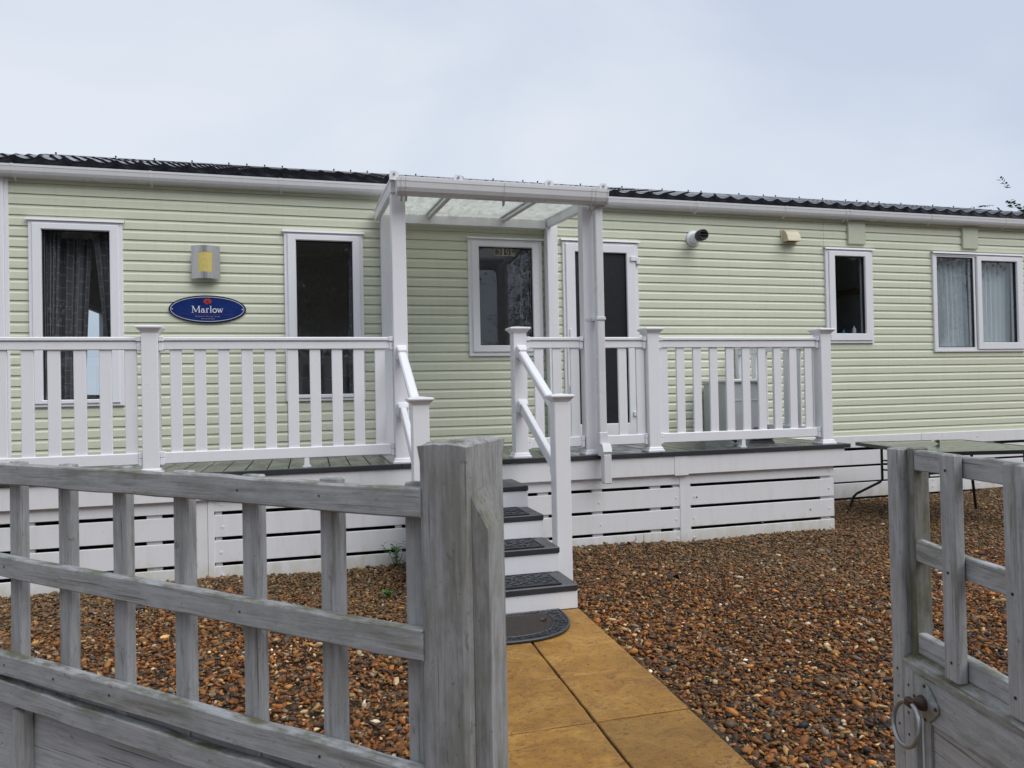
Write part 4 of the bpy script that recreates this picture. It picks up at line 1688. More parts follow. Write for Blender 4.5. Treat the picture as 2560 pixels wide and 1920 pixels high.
for x_ in (0.664, 2.369):
    MB().prism(gutter_profile(-1.576, 2.849, 1.28)[:8], 'X', x_ - .006, x_ + .006).build('gutter_end', MAT['gutter'], cn)
# square downpipe with elbow at deck level
dp = MB().box(2.287, 2.352, -1.592, -1.527, 0.885, 2.862, .006).build('downpipe', MAT['gutter'], cn)
for zc in (2.86, 1.93):
    MB().box(2.280, 2.359, -1.600, -1.476, zc - .018, zc + .010, .004).box(2.225, 2.285, -1.4785, -1.4755, zc - .016, zc + .008).build('pipe_clip', MAT['gutter'], dp)
MB().box(2.281, 2.358, -1.598, -1.521, 0.875, 0.99, .006).build('pipe_socket', MAT['gutter'], dp)
el = MB()
q = [(-1.600, .90), (-1.520, .90), (-1.520, .83), (-1.555, .80), (-1.60, .795), (-1.655, .80), (-1.675, .835), (-1.655, .885), (-1.63, .90)]
el.prism(q, 'X', 2.282, 2.357)
el.build('pipe_elbow', MAT['gutter'], dp)
MB().box(2.286, 2.354, -1.668, -1.600, 0.575, 0.812, .006).build('pipe_shoe', MAT['gutter'], dp)

# ------------------------------------------------------------------ steps
st = thing('deck_steps', 'four grey treads with white risers leading up to the deck', 'steps')
SX0, SX1 = 0.735, 1.552
fr = [-2.995, -2.665, -2.335, -1.975]
tops = [0.16, 0.32, 0.48, 0.64]
for k in range(4):
    y0_ = fr[k]
    back = fr[k + 1] if k < 3 else -1.535
    t_ = MB().box(SX0, SX1, y0_, y0_ + .028, tops[k] - .040, tops[k], .006).build('tread', MAT['dark'], st)
    MB().box(SX0 + .002, SX1 - .115, y0_ + .031, back + .012, tops[k] - .030, tops[k] - .001, .003).build('tread_board', MAT['dark'], t_)
    MB().box(SX1 - .112, SX1 - .002, y0_ + .031, y0_ + .150, tops[k] - .030, tops[k] - .0012, .003).build('tread_board', MAT['dark'], t_)
    MB().box(SX1 - .112, SX1 - .002, y0_ + .153, back + .012, tops[k] - .030, tops[k] - .0014, .003).build('tread_board', MAT['dark'], t_)
zr = [0.0, .16, .32, .48, .64]
for k in range(4):
    MB().box(SX0 + .006, SX1 - .002, fr[k] + .010, fr[k] + .028, zr[k] + (.0 if k else .012), tops[k] - .041, .003).build('riser', MAT['rail'], st)
    MB().box(SX1 - .022, SX1 - .002, fr[k] + .029, -1.50, zr[k] + (.0 if k else .003), tops[k] - .031, .002).build('side_panel', MAT['skirt'], st)
    MB().box(SX0 + .004, SX0 + .024, fr[k] + .029, -1.50, zr[k] + (.0 if k else .003), tops[k] - .031, .002).build('side_panel', MAT['skirt'], st)

# scroll-pattern rubber mats on the lower three treads
def scroll(mb, cx_, cy_, r, a0, turn, z, w, h=.004, n=12):
    pts = []
    for i in range(n + 1):
        t = i / n
        rad = r * (1 - .72 * t)
        a = a0 + turn * t
        pts.append((cx_ + rad * math.cos(a), cy_ + rad * math.sin(a)))
    P_ = [Vector((p[0], p[1], 0)) for p in pts]
    lf, rt = [], []
    for i in range(len(P_)):
        d = P_[min(i + 1, n)] - P_[max(i - 1, 0)]
        d.normalize()
        s = Vector((-d.y, d.x, 0))
        ww = w * (1 - .3 * i / n)
        lf.append(P_[i] + s * ww / 2)
        rt.append(P_[i] - s * ww / 2)
    m = n + 1
    vs_ = [(p.x, p.y, z + h) for p in lf + rt] + [(p.x, p.y, z) for p in lf + rt]
    fs_ = []
    for i in range(n):
        fs_ += [(i, i + 1, m + i + 1, m + i), (i, 2 * m + i, 2 * m + i + 1, i + 1), (m + i, m + i + 1, 3 * m + i + 1, 3 * m + i)]
    mb.add(vs_, fs_)


MAT['matface'] = simple('grey rubber mat face', (0.050, 0.055, 0.062), 0.42, var=0.2)


def step_mat(k, lab):
    y0_ = fr[k] + .030
    back = fr[k + 1] - .012
    xa, xb = SX0 + .045, SX1 - .095
    o_ = thing('step_mat', lab, 'mat', (0, 0, tops[k] + .0005), group='rubber mats on the step treads')
    MB().box(xa, xb, y0_, back, 0, .004).build('mat_base', MAT['rubber'], o_)
    m_ = MB()
    w_ = .010
    for (a, b, c, d) in ((xa, xb, y0_, y0_ + w_), (xa, xb, back - w_, back), (xa, xa + w_, y0_ + w_, back - w_), (xb - w_, xb, y0_ + w_, back - w_)):
        m_.box(a, b, c, d, .0041, .0085)
    m_.build('mat_rim', MAT['matface'], o_)
    s_ = MB()
    r_ = random.Random(20 + k)
    ny = 3
    nx = 9
    for i in range(nx):
        for j in range(ny):
            cx_ = xa + .03 + (xb - xa - .06) * (i + .5) / nx
            cy_ = y0_ + .025 + (back - y0_ - .05) * (j + .5) / ny
            sg = 1 if (i + j) % 2 else -1
            scroll(s_, cx_, cy_, .043, r_.uniform(-.4, .4) + (i % 4) * 1.57, sg * r_.uniform(4.2, 5.4), .0042, .0115)
            scroll(s_, cx_ + .012, cy_ - .01 * sg, .030, r_.uniform(0, 6), -sg * 2.6, .0042, .009)
    tag(s_.build('scroll_pattern', MAT['matface'], o_), kind='stuff')
    return o_


step_mat(0, 'black scroll patterned rubber mat on the lowest step')
step_mat(1, 'black scroll patterned rubber mat on the second step up')
step_mat(2, 'black scroll patterned rubber mat on the third step up')

# half-round doormat
dm = thing('doormat', 'black half round doormat with brown centre on the paving before the steps', 'doormat', (1.045, -3.025, 0.0195))
DA, DB = .375, .475


def halfoval(a, b, n=36):
    pts = [(-a, 0)]
    for k in range(n + 1):
        t = PI + PI * k / n
        ex = 2.4
        c_, s_ = math.cos(t), math.sin(t)
        pts.append((a * math.copysign(abs(c_) ** (2 / ex), c_), -.06 - (b - .06) * abs(s_) ** (2 / ex)))
    pts.append((a, 0))
    return pts


def flat(mb, pts, z0, z1):
    n = len(pts)
    mb.add([(x_, y_, z0) for x_, y_ in pts] + [(x_, y_, z1) for x_, y_ in pts],
           [tuple(range(n)), tuple(range(n, 2 * n))] + [(i, (i + 1) % n, n + (i + 1) % n, n + i) for i in range(n)])
    return mb


flat(MB(), halfoval(DA, DB), 0, .008).build('mat_base', MAT['rubber'], dm)
inner = [(x_ * .72, -.055 + (y_ + .0) * .70) for x_, y_ in halfoval(DA, DB)]
flat(MB(), inner, .0082, .013).build('coir_centre', MAT['coir'], dm)
rim = MB()
pts = halfoval(DA - .006, DB - .006)
rim.tube([(x_, y_, .009) for x_, y_ in pts], .006, 6, closed=True)
rim.tube([(x_ * 1.03, y_ * 1.02 + .002, .010) for x_, y_ in inner], .004, 6, closed=True)
rim.build('mat_rim', MAT['matface'], dm)
s_ = MB()
mid = [(x_ * .86, -.025 + y_ * .86) for x_, y_ in halfoval(DA, DB, 26)]
for i_, (x_, y_) in enumerate(mid):
    scroll(s_, x_, y_, .036, i_ * 1.1, 4.5 * (1 if i_ % 2 else -1), .0082, .009)
for i_ in range(14):
    scroll(s_, -.27 + .54 * i_ / 13, -.028, .022, i_ * 1.7, 4.0 * (1 if i_ % 2 else -1), .0082, .007)
tag(s_.build('scroll_border', MAT['matface'], dm), kind='stuff')

# handrails beside the steps
def stair_rail(x_, lab, xtop):
    o_ = thing('stair_handrail', lab, 'handrail', group='white handrails beside the steps')
    yn = -2.345
    p_ = MB().box(x_ - HW, x_ + HW, yn - HW, yn + HW, 0.0, 1.262, .005).build('newel_post', MAT['rail'], o_)
    cap_mesh(MB(), x_, yn, 1.262, HW).build('post_cap', MAT['rail'], p_)
    for (za, zb) in ((1.665, 1.205), (1.225, 0.775)):
        a_ = Vector((xtop, YR - HW - .012, za))
        b_ = Vector((x_, yn + HW + .012, zb))
        if za > 1.5:
            mb_ = MB().bar(a_, b_, .066, .050, c=.010)
            mb_.bar(a_ - Vector((0, 0, .030)), b_ - Vector((0, 0, .030)), .044, .040, c=.004)
            mb_.build('handrail', MAT['rail'], o_)
        else:
            MB().bar(a_, b_, .046, .080, c=.006).build('lower_rail', MAT['rail'], o_)
        d_ = (b_ - a_).normalized()
        for (e_, s_n) in ((a_, 1), (b_, -1)):
            br_ = MB()
            br_.bar(e_ + d_ * (-.018 * s_n), e_ + d_ * (.030 * s_n), .085, .105, c=.008)
            br_.bar(e_ + d_ * (.024 * s_n), e_ + d_ * (.055 * s_n), .076, .095, c=.008)
            br_.build('rail_bracket', MAT['rail'], o_)


stair_rail(0.700, 'white handrail and newel post at left of the steps', 0.690)
stair_rail(1.680, 'white handrail and newel post at right of the steps', 1.655)

# ------------------------------------------------------------------ bin on the deck, behind the railing
bn = thing('storage_bin', 'grey plastic storage box with white lid on the deck by the end railing', 'storage box', (0, 0, ZD))
MB().prism([(4.11, -.52), (4.135, -.545), (4.50, -.545), (4.50, -.10), (4.11, -.10)], 'Z', .0015, .585).build('bin_body', MAT['binbody'], bn)
lid = MB().box(4.085, 4.52, -.575, -.09, .587, .622, .010).box(4.46, 4.535, -.585, -.50, .575, .632, .012)
lid.build('lid', MAT['binlid'], bn)
MB().box(4.11, 4.5, -.551, -.546, .40, .41).build('seam', MAT['binlid'], bn)
sb = MB().box(4.30, 4.53, -.78, -.60, .0012, .10, .03).box(4.33, 4.46, -.78, -.66, .10, .13, .02).build('foot_pad', simple('grey shoe', (0.12, 0.125, 0.14), .5))
sb.name = 'small_grey_case'
sb.location = (0, 0, ZD)
tag(sb, 'small grey plastic case lying on the deck in front of the storage box', 'case')
cb_ = MB().tube([(3.86 + .05 * math.cos(t_ * .6), -1.02 + .03 * math.sin(t_ * .6), .014 + .05 * max(0, math.sin(t_ * .3))) for t_ in range(11)], .010, 8).build('cable_loop', MAT['black'])
cb_.location = (0, 0, ZD)
tag(cb_, 'short loop of black cable lying on the deck behind the railing', 'cable')
# outside tap on the wall
tp = thing('outside_tap', 'small white outlet fitting on the wall behind the right railing', 'outlet', (4.22, -0.014, 1.33))
MB().box(-.045, .045, -.045, 0.0, -.018, .022, .008).build('outlet_body', MAT['upvc'], tp)
MB().tube([(0.03, -.04, 0.0), (0.05, -.075, -.005), (.05, -.08, -.03)], .009, 8).build('spout', MAT['upvc'], tp)

# ------------------------------------------------------------------ patio table
tb = thing('patio_table', 'black framed patio table with wet green glass top on the gravel', 'table', (6.11, -1.315, 0), math.radians(-13.2))
TW, TD, ZT = 1.22, 1.40, .718


def rrect(w, d, r, n=5):
    pts = []
    for (sx, sy, a0) in ((1, 1, 0), (-1, 1, 90), (-1, -1, 180), (1, -1, 270)):
        for k in range(n + 1):
            a = math.radians(a0 + 90 * k / n)
            pts.append((sx * (w / 2 - r) + r * math.cos(a), sy * (d / 2 - r) + r * math.sin(a)))
    return pts


flat(MB(), rrect(TW - .03, TD - .03, .06), ZT - .010, ZT - .002).build('table_top', MAT['tableglass'], tb)
fm = MB()
ro, ri = rrect(TW, TD, .075), rrect(TW - .05, TD - .05, .055)
n_ = len(ro)
vs_ = [(x_, y_, z_) for (pp, z_) in ((ro, ZT), (ro, ZT - .034), (ri, ZT - .034), (ri, ZT)) for x_, y_ in pp]
fs_ = []
for L_ in range(4):
    for k in range(n_):
        a, b = L_ * n_, ((L_ + 1) % 4) * n_
        fs_.append((a + k, a + (k + 1) % n_, b + (k + 1) % n_, b + k))
fm.add(vs_, fs_).build('table_frame', MAT['blackmetal'], tb)
inv = Matrix.Rotation(math.radians(13.2), 3, 'Z')


def tl_(p):
    v_ = inv @ (Vector(p) - Vector((6.11, -1.315, 0)))
    return v_


LG = [[(5.85, -.72, .690), (5.85, -.72, .33), (5.835, -.705, .30), (5.67, -.545, .165), (5.645, -.525, .13), (5.61, -.495, -.005)],
      [(5.76, -1.37, .690), (5.76, -1.37, .44), (5.75, -1.38, .40), (5.60, -1.50, .20), (5.50, -1.58, .06), (5.455, -1.614, -.005)]]
legs = [[tl_(p) for p in l_] for l_ in LG]
legs += [[Vector((-p.x, -p.y, p.z)) for p in l_] for l_ in legs]
for l_ in legs:
    MB().tube(l_, .0135, 10).build('leg', MAT['blackmetal'], tb)
zb_ = .43
for a_, b_ in ((0, 2), (1, 3)):
    p_, q_ = legs[a_][1].copy(), legs[b_][1].copy()
    p_.z = q_.z = zb_ + (.02 if a_ else 0)
    MB().tube([p_, q_], .009, 8).build('cross_brace', MAT['blackmetal'], tb)
for a_, b_ in ((0, 1), (1, 2), (2, 3), (3, 0)):
    p_, q_ = legs[a_][1].copy(), legs[b_][1].copy()
    p_.z = q_.z = .53
    MB().tube([p_, q_], .007, 8).build('side_brace', MAT['blackmetal'], tb)
ck = legs[1][1].copy()
MB().box(ck.x - .055, ck.x + .045, ck.y - .02, ck.y + .02, .415, .445, .004).box(ck.x - .06, ck.x - .035, ck.y - .025, ck.y + .025, .405, .455, .004).build('clamp', MAT['blackmetal'], tb)

# ================================================================== GATE AND FENCE (near the camera)
# gate post and its slam batten
AF = math.radians(137.0)
gp = thing('gate_post', 'thick weathered grey timber gate post standing left of the path', 'post', (0.234, -6.071, 0), AF)
nb_ = 9
pm = bmesh.new()
PX, PYD = .093, .130
grid = {}
for i in range(nb_):
    for j in range(nb_):
        fx, fy = i / (nb_ - 1), j / (nb_ - 1)
        zt_ = 1.250 + .003 * fy + .003 * math.sin(fx * 3.1 + fy) + random.uniform(-.0012, .0012)
        edge = min(fx, 1 - fx, fy, 1 - fy)
        zt_ -= .004 if edge == 0 else 0
        grid[(i, j)] = pm.verts.new((fx * PX, -fy * PYD, zt_))
for i in range(nb_ - 1):
    for j in range(nb_ - 1):
        pm.faces.new((grid[(i, j)], grid[(i + 1, j)], grid[(i + 1, j + 1)], grid[(i, j + 1)]))
border = [(i, 0) for i in range(nb_)] + [(nb_ - 1, j) for j in range(1, nb_)] + [(i, nb_ - 1) for i in range(nb_ - 2, -1, -1)] + [(0, j) for j in range(nb_ - 2, 0, -1)]
prev = [grid[b] for b in border]
for z_ in [1.22, 1.15, 1.0, .8, .6, .3, -.05]:
    ring_ = []
    for b in border:
        v0 = grid[b].co
        wob = .0004 * math.sin(z_ * 9 + b[0] * .35 + b[1] * .3)
        cxr = (.0035 if (b[0] in (0, nb_ - 1) and b[1] in (0, nb_ - 1)) else 0)
        dx_ = (PX / 2 - v0.x) / PX * 2 * cxr
        dy_ = (-PYD / 2 - v0.y) / PYD * 2 * cxr
        ring_.append(pm.verts.new((v0.x + wob + dx_, v0.y + wob + dy_, z_)))
    for k in range(len(border)):
        j = (k + 1) % len(border)
        pm.faces.new((prev[k], prev[j], ring_[j], ring_[k]))
    prev = ring_
bmesh.ops.recalc_face_normals(pm, faces=pm.faces)
pme = bpy.data.meshes.new('post')
pm.to_mesh(pme)
pm.free()
pme.materials.append(MAT['woodpost'])
po = bpy.data.objects.new('post', pme)
COL.objects.link(po)
po.parent = gp
bt = MB()
q = [(-.0005, -.014), (-.031, -.014), (-.031, -.062), (-.0005, -.062)]
zt4 = [1.170, 1.122, 1.130, 1.180]
vs_ = [(a, b, .02) for a, b in q] + [(q[i][0] * .96, q[i][1], zt4[i] - .006) for i in range(4)] + [(q[i][0] * .8 - .002, q[i][1] * .9 - .003, zt4[i]) for i in range(4)]
fs_ = [(0, 1, 2, 3)] + [(i, (i + 1) % 4, 4 + (i + 1) % 4, 4 + i) for i in range(4)] + [(4 + i, 4 + (i + 1) % 4, 8 + (i + 1) % 4, 8 + i) for i in range(4)] + [(8, 9, 10, 11)]
bt.add(vs_, fs_)
bto = bt.build('slam_batten', MAT['woodpost'], gp)
bto.data.materials.append(MAT['woodmoss'])
for pl_ in bto.data.polygons:
    if pl_.normal.z > .3:
        pl_.material_index = 1

# left trellis-topped panel (camera side is local +y)
lf = thing('trellis_fence', 'grey trellis topped fence panel left of the gate post', 'fence', (0.234, -6.071, 0), AF)
XA, XB = 0.0945, 2.42


def rail_obj(par, name, xa, xb, ya, yb, za, zb, mat, slope=0.0, c=.003, warp=.0015):
    """a plank with slightly wandering edges"""
    n = max(6, int((xb - xa) / .09))
    rr2 = random.Random(int(za * 1000) + int(xa * 77))
    mb_ = MB()
    L0 = MB().box(0, 1, ya, yb, za, zb, c)
    ys = [(ya + c, za), (yb - c, za), (yb, za + c), (yb, zb - c), (yb - c, zb), (ya + c, zb), (ya, zb - c), (ya, za + c)]
    vs2 = []
    for i in range(n + 1):
        t = i / n
        x2 = xa + (xb - xa) * t
        dz = slope * (x2 - xa) + rr2.uniform(-warp, warp)
        dzt = rr2.uniform(-warp, warp)
        dyy = rr2.uniform(-warp, warp) * .5
        for (y2, z2) in ys:
            top = z2 > (za + zb) / 2
            vs2.append((x2, y2 + dyy, z2 + dz + (dzt if top else 0)))
    fs2 = [tuple(range(7, -1, -1)), tuple(range(n * 8, n * 8 + 8))]
    for i in range(n):
        for k in range(8):
            j = (k + 1) % 8
            fs2.append((i * 8 + k, i * 8 + j, i * 8 + 8 + j, i * 8 + 8 + k))
    mb_.add(vs2, fs2)
    return mb_.build(name, mat, par)


rail_obj(lf, 'top_rail', XA - .006, XB, -.022, 0.002, 1.129, 1.179, MAT['woodx'], .0065)
rail_obj(lf, 'middle_rail', XA - .006, XB, -.022, 0.002, 0.896, 0.946, MAT['woodx'], .016)
rail_obj(lf, 'lower_rail', XA - .006, XB, -.022, 0.004, 0.672, 0.722, MAT['woodx'], .011)
rail_obj(lf, 'recess_strip', XA, XB, -.045, -.026, 0.60, 0.690, MAT['woodx'], .012)
rail_obj(lf, 'frame_board', XA, XB, -.024, -.002, 0.592, 0.642, MAT['woodx'], .020)
rail_obj(lf, 'panel_board', XA, XB, -.052, -.040, 0.31, 0.598, MAT['woodpanel'], 0)
rail_obj(lf, 'panel_board', XA, XB, -.052, -.040, 0.03, 0.307, MAT['woodpanel'], 0)
rail_obj(lf, 'bottom_board', XA, XB, -.030, -.006, 0.05, 0.15, MAT['woodx'], 0)
bs = None
for k in range(11):
    xa = 0.281 + .1965 * k
    zt_ = 1.180 + .0065 * xa + (.003 if k % 3 == 0 else 0)
    o_ = MB().box(xa, xa + .044, -.047, -.0235, 0.60, zt_, .003).build('baluster', MAT['woodz'], lf)
MB().box(XA, XA + .043, -.050, -.0235, 0.05, 1.183, .003).build('end_stile', MAT['woodz'], lf)
for xa in (1.243, 0.62, 1.83):
    MB().box(xa, xa + .046, -.040, -.012, 0.152, 0.60, .003).build('panel_batten', MAT['woodz'], lf)
MB().box(XB, XB + .09, -.10, -.004, -.02, 1.25, .005).build('end_post', MAT['woodpost'], lf)

nl = MB()
for zz_, sl_ in ((1.154, .0065), (0.921, .016), (0.697, .011)):
    for k in range(11):
        xa = 0.303 + .1965 * k + random.uniform(-.008, .008)
        if random.random() < .45:
            continue
        nl.tube([(xa, .0005, zz_ + sl_ * xa), (xa, .0030 if zz_ > .8 else .0055, zz_ + sl_ * xa)], .0024, 6)
tag(nl.build('nail_heads', MAT['rust'], lf), kind='stuff')

# right gate, swung open (camera side is local -y)
AG = math.radians(258.6)
gg = thing('garden_gate', 'open grey timber trellis topped gate with ring latch on the right', 'gate', (1.453, -5.607, 0), AG)
GW = 1.12
MB().box(0.0, 0.047, 0.0, 0.070, 0.03, 1.166, .003).build('stile', MAT['woodz'], gg)
MB().box(0.047, 0.092, 0.0, 0.020, 0.03, 0.618, .003).build('stile_board', MAT['woodz'], gg)
MB().box(0.0475, 0.072, 0.024, 0.068, 0.62, 1.170, .003).build('stile_lining', MAT['woodmoss'], gg)
for za, zb, sl in ((1.114, 1.165, -.004), (0.884, 0.937, -.01), (0.652, 0.703, -.012)):
    rail_obj(gg, 'trellis_rail', 0.0725, GW, 0.028, 0.052, za, zb, MAT['woodx'], sl)
for k in range(5):
    xa = 0.208 + .1995 * k
    MB().box(xa, xa + .049, 0.0005, 0.027, 0.646, 1.168 - (.003 * (k % 2)), .004).build('baluster', MAT['woodz'], gg)
lg_ = MB().prism([(0.0, .6185), (0.0, .633), (.003, .637), (.040, .655), (.050, .655), (.050, .6185)], 'X', 0.047, GW)
lg_.build('ledge', MAT['woodledge'], gg)
rail_obj(gg, 'latch_board', 0.0925, GW, 0.0015, 0.022, 0.512, 0.6165, MAT['woodx'], 0)
rail_obj(gg, 'panel_board', 0.0925, GW, 0.030, 0.042, 0.27, 0.513, MAT['woodpanel'], 0)
rail_obj(gg, 'panel_board', 0.0925, GW, 0.030, 0.042, 0.03, 0.267, MAT['woodpanel'], 0)
MB().box(0.0925, 0.120, 0.022, 0.030, 0.03, 0.512, .001).build('panel_bead', MAT['woodz'], gg)
rail_obj(gg, 'bottom_board', 0.0925, GW, 0.004, 0.024, 0.05, 0.15, MAT['woodx'], 0)
MB().box(GW, GW + .07, 0.0, 0.07, .02, 1.166, .003).build('hinge_stile', MAT['woodz'], gg)
nl = MB()
for (x_, z_) in ((.024, .60), (.026, .53), (.028, .46), (.070, .575), (.068, .505), (.068, .45), (.232, 1.13), (.232, .895), (.236, .69), (.43, .90), (.43, .69)):
    yy = -.0004
    nl.tube([(x_, yy + .003, z_), (x_, yy - .0008, z_)], .0035, 6)
tag(nl.build('nail_heads', MAT['black'], gg), kind='stuff')
# ring latch
pts = []
for k in range(72):
    a_ = 2 * PI * k / 72
    r_ = .040 + .007 * max(0, math.cos(4 * (a_ - PI / 2))) ** .6
    pts.append((r_ * math.cos(a_), r_ * math.sin(a_)))
lm = MB()
n_ = len(pts)
vs_ = [(x_, 0.0, z_) for x_, z_ in pts] + [(x_, -.0035, z_) for x_, z_ in pts] + [(x_ * .62, -.0085, z_ * .62) for x_, z_ in pts] + [(x_ * .3, -.011, z_ * .3) for x_, z_ in pts]
fs_ = [tuple(range(n_))]
for L_ in range(3):
    for k in range(n_):
        j = (k + 1) % n_
        fs_.append((L_ * n_ + k, L_ * n_ + j, (L_ + 1) * n_ + j, (L_ + 1) * n_ + k))
fs_.append(tuple(range(3 * n_, 4 * n_)))
latch = lm.add(vs_, fs_).build('ring_latch', MAT['galvplate'], gg, loc=(0.142, 0.0, 0.560))
boss = MB().tube([(0, -.009, 0), (0, -.020, 0), (0, -.030, 0), (0, -.036, 0)], [.019, .017, .011, .010], 16)
boss.box(-.013, .013, -.052, -.034, -.008, .014, .004)
boss.build('latch_boss', MAT['rust'], latch)
rg = MB()
cz, rr3 = -.047, .050
rg.tube([(rr3 * math.sin(t_), -.044 - .012 * (1 - math.cos(t_)) * .8, cz + rr3 * math.cos(t_)) for t_ in [2 * PI * k / 40 for k in range(40)]], .0058, 10, closed=True)
rg.build('latch_ring', MAT['galv'], latch, smooth=True)
for (x_, z_) in ((0, .040), (.040, 0), (-.040, 0), (0, -.040)):
    MB().tube([(x_, -.003, z_), (x_, -.0075, z_)], .0045, 8).build('screw', MAT['rust'], latch)

# ================================================================== SMALL THINGS ON THE GRAVEL
def leaf_quad(vs_, fs_, p, d, up, ln, wd):
    d = d.normalized()
    s = d.cross(up)
    if s.length < 1e-4:
        s = Vector((1, 0, 0))
    s.normalize()
    o_ = len(vs_)
    n2 = s.cross(d)
    vs_ += [p, p + d * ln * .45 + s * wd / 2 + n2 * wd * .12, p + d * ln, p + d * ln * .45 - s * wd / 2 + n2 * wd * .12]
    fs_ += [(o_, o_ + 1, o_ + 2, o_ + 3)]


def weed(label, x_, y_, hgt, n, ln, seed, stems=5):
    r = random.Random(seed)
    o_ = thing('weed', label, 'weed', (x_, y_, 0.01))
    vs_, fs_ = [], []
    sm = MB()
    for s in range(stems):
        a = r.uniform(0, 2 * PI)
        lean = r.uniform(.1, .7)
        tip = Vector((math.cos(a) * lean * hgt, math.sin(a) * lean * hgt, hgt * r.uniform(.6, 1)))
        pp = [Vector((0, 0, 0)), tip * .5 + Vector((0, 0, hgt * .1)), tip]
        sm.tube(pp, [.003, .002, .001], 5)
        for k in range(n):
            t = (k + 1) / n
            p = pp[0].lerp(pp[1], t * 2) if t < .5 else pp[1].lerp(pp[2], t * 2 - 1)
            b = r.uniform(0, 2 * PI)
            leaf_quad(vs_, fs_, p, Vector((math.cos(b), math.sin(b), r.uniform(-.1, .8))), Vector((0, 0, 1)), ln * r.uniform(.6, 1.2), ln * .5)
    sm.build('stem', MAT['weed'], o_)
    m_ = MB()
    m_.add(vs_, fs_)
    tag(m_.build('leaves', MAT['weed'], o_), kind='stuff')
    return o_


weed('leafy green weed growing against the white skirting left of the steps', 0.615, -1.60, .20, 8, .05, 3, 6)
weed('low bright green weed tuft in the gravel left of the steps', 0.475, -2.36, .055, 6, .035, 4, 7)
# twigs and dead leaves
tw = MB().tube([(2.26, -1.62, .035), (2.40, -1.60, .055), (2.52, -1.585, .060), (2.62, -1.60, .05)], [.004, .006, .005, .003], 6)
tw.tube([(2.56, -1.58, .055), (2.60, -1.57, .09), (2.59, -1.565, .12)], [.004, .003, .001], 6)
tw.tube([(2.66, -1.575, .03), (2.67, -1.57, .075), (2.665, -1.57, .13)], [.004, .003, .001], 6)
tag(tw.build('twig', MAT['bark']), 'thin dark twig lying against the skirting right of the steps', 'twig')


def dead_leaf(label, x_, y_, z_, size, rz, seed, mat=None):
    r = random.Random(seed)
    m_ = MB()
    n = 7
    top = []
    for i in range(n):
        t = i / (n - 1)
        w = size * .42 * math.sin(PI * min(1, t * .95 + .05)) ** .8
        zz = size * .25 * math.sin(PI * t)
        top.append([(-w, t * size, zz + r.uniform(0, .3) * w), (0, t * size, zz), (w, t * size, zz + r.uniform(.2, .5) * w)])
    vs_ = [p for row in top for p in row]
    vs_ += [(p[0], p[1], p[2] - .0012) for p in vs_]
    K = n * 3
    fs_ = []
    for i in range(n - 1):
        for j in range(2):
            a = i * 3 + j
            fs_ += [(a, a + 1, a + 4, a + 3), (K + a, K + a + 3, K + a + 4, K + a + 1)]
    m_.add(vs_, fs_)
    o_ = m_.build('fallen_leaf', mat or MAT['deadleaf'], loc=(x_, y_, z_))
    o_.rotation_euler = (.15, .2, rz)
    return tag(o_, label, 'leaf', 'fallen leaves lying about')


dead_leaf('curled red brown dead leaf by the twig against the skirting', 2.555, -1.61, .045, .07, .5, 1)
dead_leaf('dark dead leaf lying on the open gravel right of the steps', 2.42, -2.62, .022, .10, 1.9, 2, simple('blackened leaf', (0.03, 0.026, 0.024), .5))
dead_leaf('small pink brown leaf on the half round doormat', 1.27, -3.22, .035, .035, 2.0, 3)
dead_leaf('pale fallen leaf lying on the glass table top', 6.20, -1.12, .719, .09, 1.6, 4, simple('pale leaf', (0.42, 0.40, 0.28), .6))
dead_leaf('reddish dead leaf at the foot of the skirting left of the steps', -1.35, -1.53, .03, .06, 1.0, 5, simple('red leaf', (0.20, 0.03, 0.015), .6))
# small black box with white marks on the gravel left
bx_ = thing('black_box', 'small black plastic box with white markings lying on the gravel', 'box', (-1.06, -2.17, 0.014), math.radians(12))
MB().prism([(-.05, 0), (.05, 0), (.045, .030), (-.045, .036)], 'Y', -.035, .035).build('box_body', MAT['black'], bx_)
mk = MB()
for k_ in range(4):
    stroke(mk, arc(-.030 + .020 * k_, .015, .006, .007, 30, 330, 8), .0028, -.0365)
    stroke(mk, [(-.036 + .020 * k_, .004), (-.022 + .020 * k_, .004)], .0025, -.0365)
mk.build('white_marks', MAT['print'], bx_)


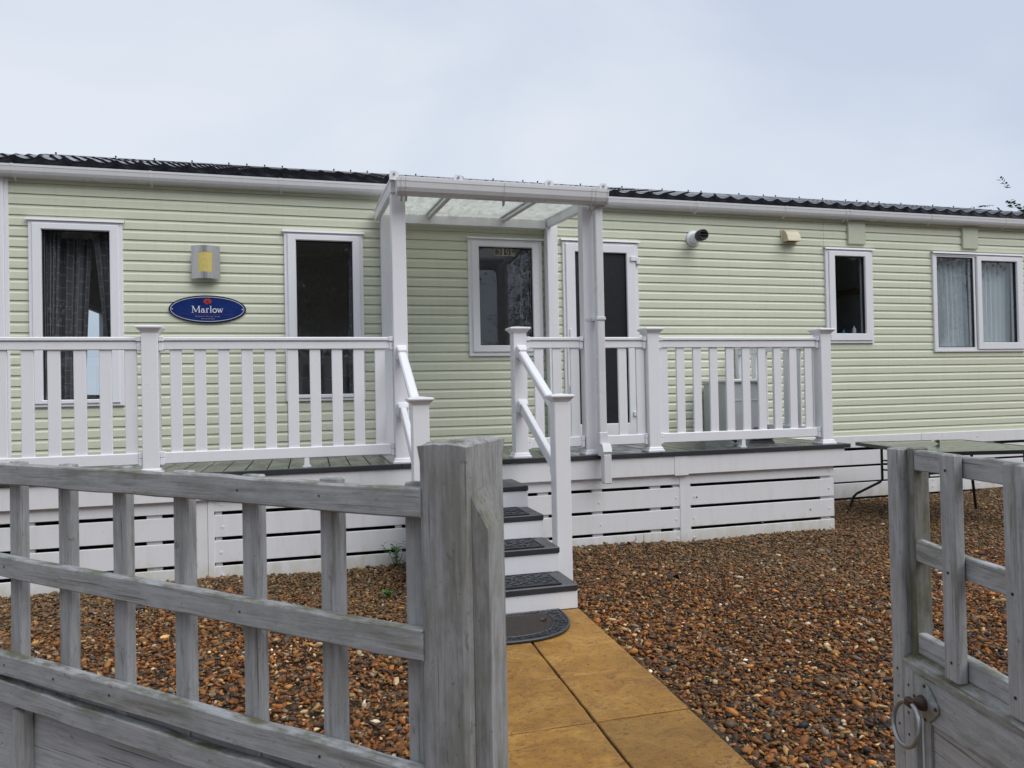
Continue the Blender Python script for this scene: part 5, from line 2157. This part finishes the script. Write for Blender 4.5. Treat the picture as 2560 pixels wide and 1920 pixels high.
# ================================================================== TREES
def tree(label, base, h, crown_c, crown_r, nclump, nleaf, lsize, seed, mat, group=None, pinnate=False):
    r = random.Random(seed)
    nr = np.random.default_rng(seed)
    o_ = thing('tree', label, 'tree', base, group=group)
    tr_ = MB()
    cc = Vector(crown_c)
    tr_.tube([(0, 0, -.1), (0.05, 0, h * .25), (cc.x * .4, cc.y * .4, h * .5), (cc.x, cc.y, cc.z)], [h * .022, h * .018, h * .013, h * .005], 9)
    tr_.build('trunk', MAT['bark'], o_)
    br = MB()
    cl = []
    for k in range(nclump):
        while True:
            p = Vector((r.uniform(-1, 1), r.uniform(-1, 1), r.uniform(-1, 1)))
            if .25 < p.length < 1:
                break
        p = Vector((p.x * crown_r[0], p.y * crown_r[1], p.z * crown_r[2])) + cc
        cl.append(p)
        if k % 2 == 0:
            st_ = Vector((cc.x * .5, cc.y * .5, h * r.uniform(.35, .6)))
            br.tube([st_, st_.lerp(p, .5) + Vector((0, 0, .15)), p], [h * .007, h * .004, h * .0012], 5)
    br.build('limbs', MAT['bark'], o_)
    vs_, fs_ = [], []
    for p in cl:
        rad = r.uniform(.35, .75) * min(crown_r) * .55
        ntw = max(1, nleaf // 7)
        for t in range(ntw):
            q = p + Vector(nr.normal(size=3)) * rad * .55
            d = Vector(nr.normal(size=3)) + (p - cc).normalized() * .8
            d.z -= .2
            d.normalize()
            up = Vector((0, 0, 1))
            if pinnate:
                s = d.cross(up).normalized()
                for m_ in range(6):
                    w = q + d * lsize * .42 * m_
                    for sg in (-1, 1):
                        leaf_quad(vs_, fs_, w, d * .55 + s * sg + Vector((0, 0, r.uniform(-.5, .2))), Vector((r.gauss(0, .6), r.gauss(0, .6), 1)), lsize, lsize * .40)
            else:
                for m_ in range(7):
                    leaf_quad(vs_, fs_, q + Vector(nr.normal(size=3)) * lsize * 1.2, Vector(nr.normal(size=3)), Vector(nr.normal(size=3)), lsize * r.uniform(.7, 1.3), lsize * .6)
    m_ = MB()
    m_.v, m_.f = [tuple(v) for v in vs_], fs_
    me_ = bpy.data.meshes.new('crown')
    me_.from_pydata(m_.v, [], m_.f)
    me_.materials.append(mat)
    co = bpy.data.objects.new('crown', me_)
    COL.objects.link(co)
    co.parent = o_
    tag(co, kind='stuff')
    return o_


tree('leafy tree rising behind the right end of the roof', (25.7, 12.0, 0), 7.6, (0, 0, 5.0), (4.6, 4.0, 2.9), 110, 190, .20, 5, MAT['leaf'], pinnate=True)
GT = 'trees across the lane mirrored in the windows'
tree('tall dark tree across the lane mirrored in the leftmost window', (-6.0, -17, 0), 9.5, (0, 0, 5.4), (4.6, 3.2, 4.2), 90, 520, .16, 11, MAT['leafdark'], GT)
tree('dark spreading tree across the lane mirrored in the second window', (0.2, -18, 0), 9.0, (0, 0, 5.0), (4.4, 3.2, 4.0), 90, 480, .155, 12, MAT['leafdark'], GT)
tree('dark tree across the lane mirrored in the canopy window', (10.4, -17, 0), 9.0, (0, 0, 5.0), (3.6, 3.2, 4.0), 80, 1000, .095, 13, MAT['leafdark'], GT)
tree('broad dark tree across the lane mirrored in the small right window', (19.5, -18, 0), 11, (0, 0, 6.2), (6.2, 3.6, 5.2), 130, 820, .13, 14, MAT['leafdark'], GT)
hd = MB()
vs_, fs_ = [], []
r = random.Random(5)
for k in range(16000):
    p = Vector((r.uniform(-14, 34), -19.5 + r.uniform(-.5, .5), r.uniform(0.05, 2.6 + .3 * math.sin(k * .01))))
    leaf_quad(vs_, fs_, p, Vector((r.gauss(0, 1), r.gauss(0, 1), r.gauss(0, 1))), Vector((r.gauss(0, 1), r.gauss(0, 1), r.gauss(0, 1))), .26, .18)
m_ = MB()
m_.v, m_.f = [tuple(v) for v in vs_], fs_
hg = m_.build('hedge', MAT['leafdark'])
tag(hg, 'dark clipped hedge running across the lane behind the viewer', 'hedge')
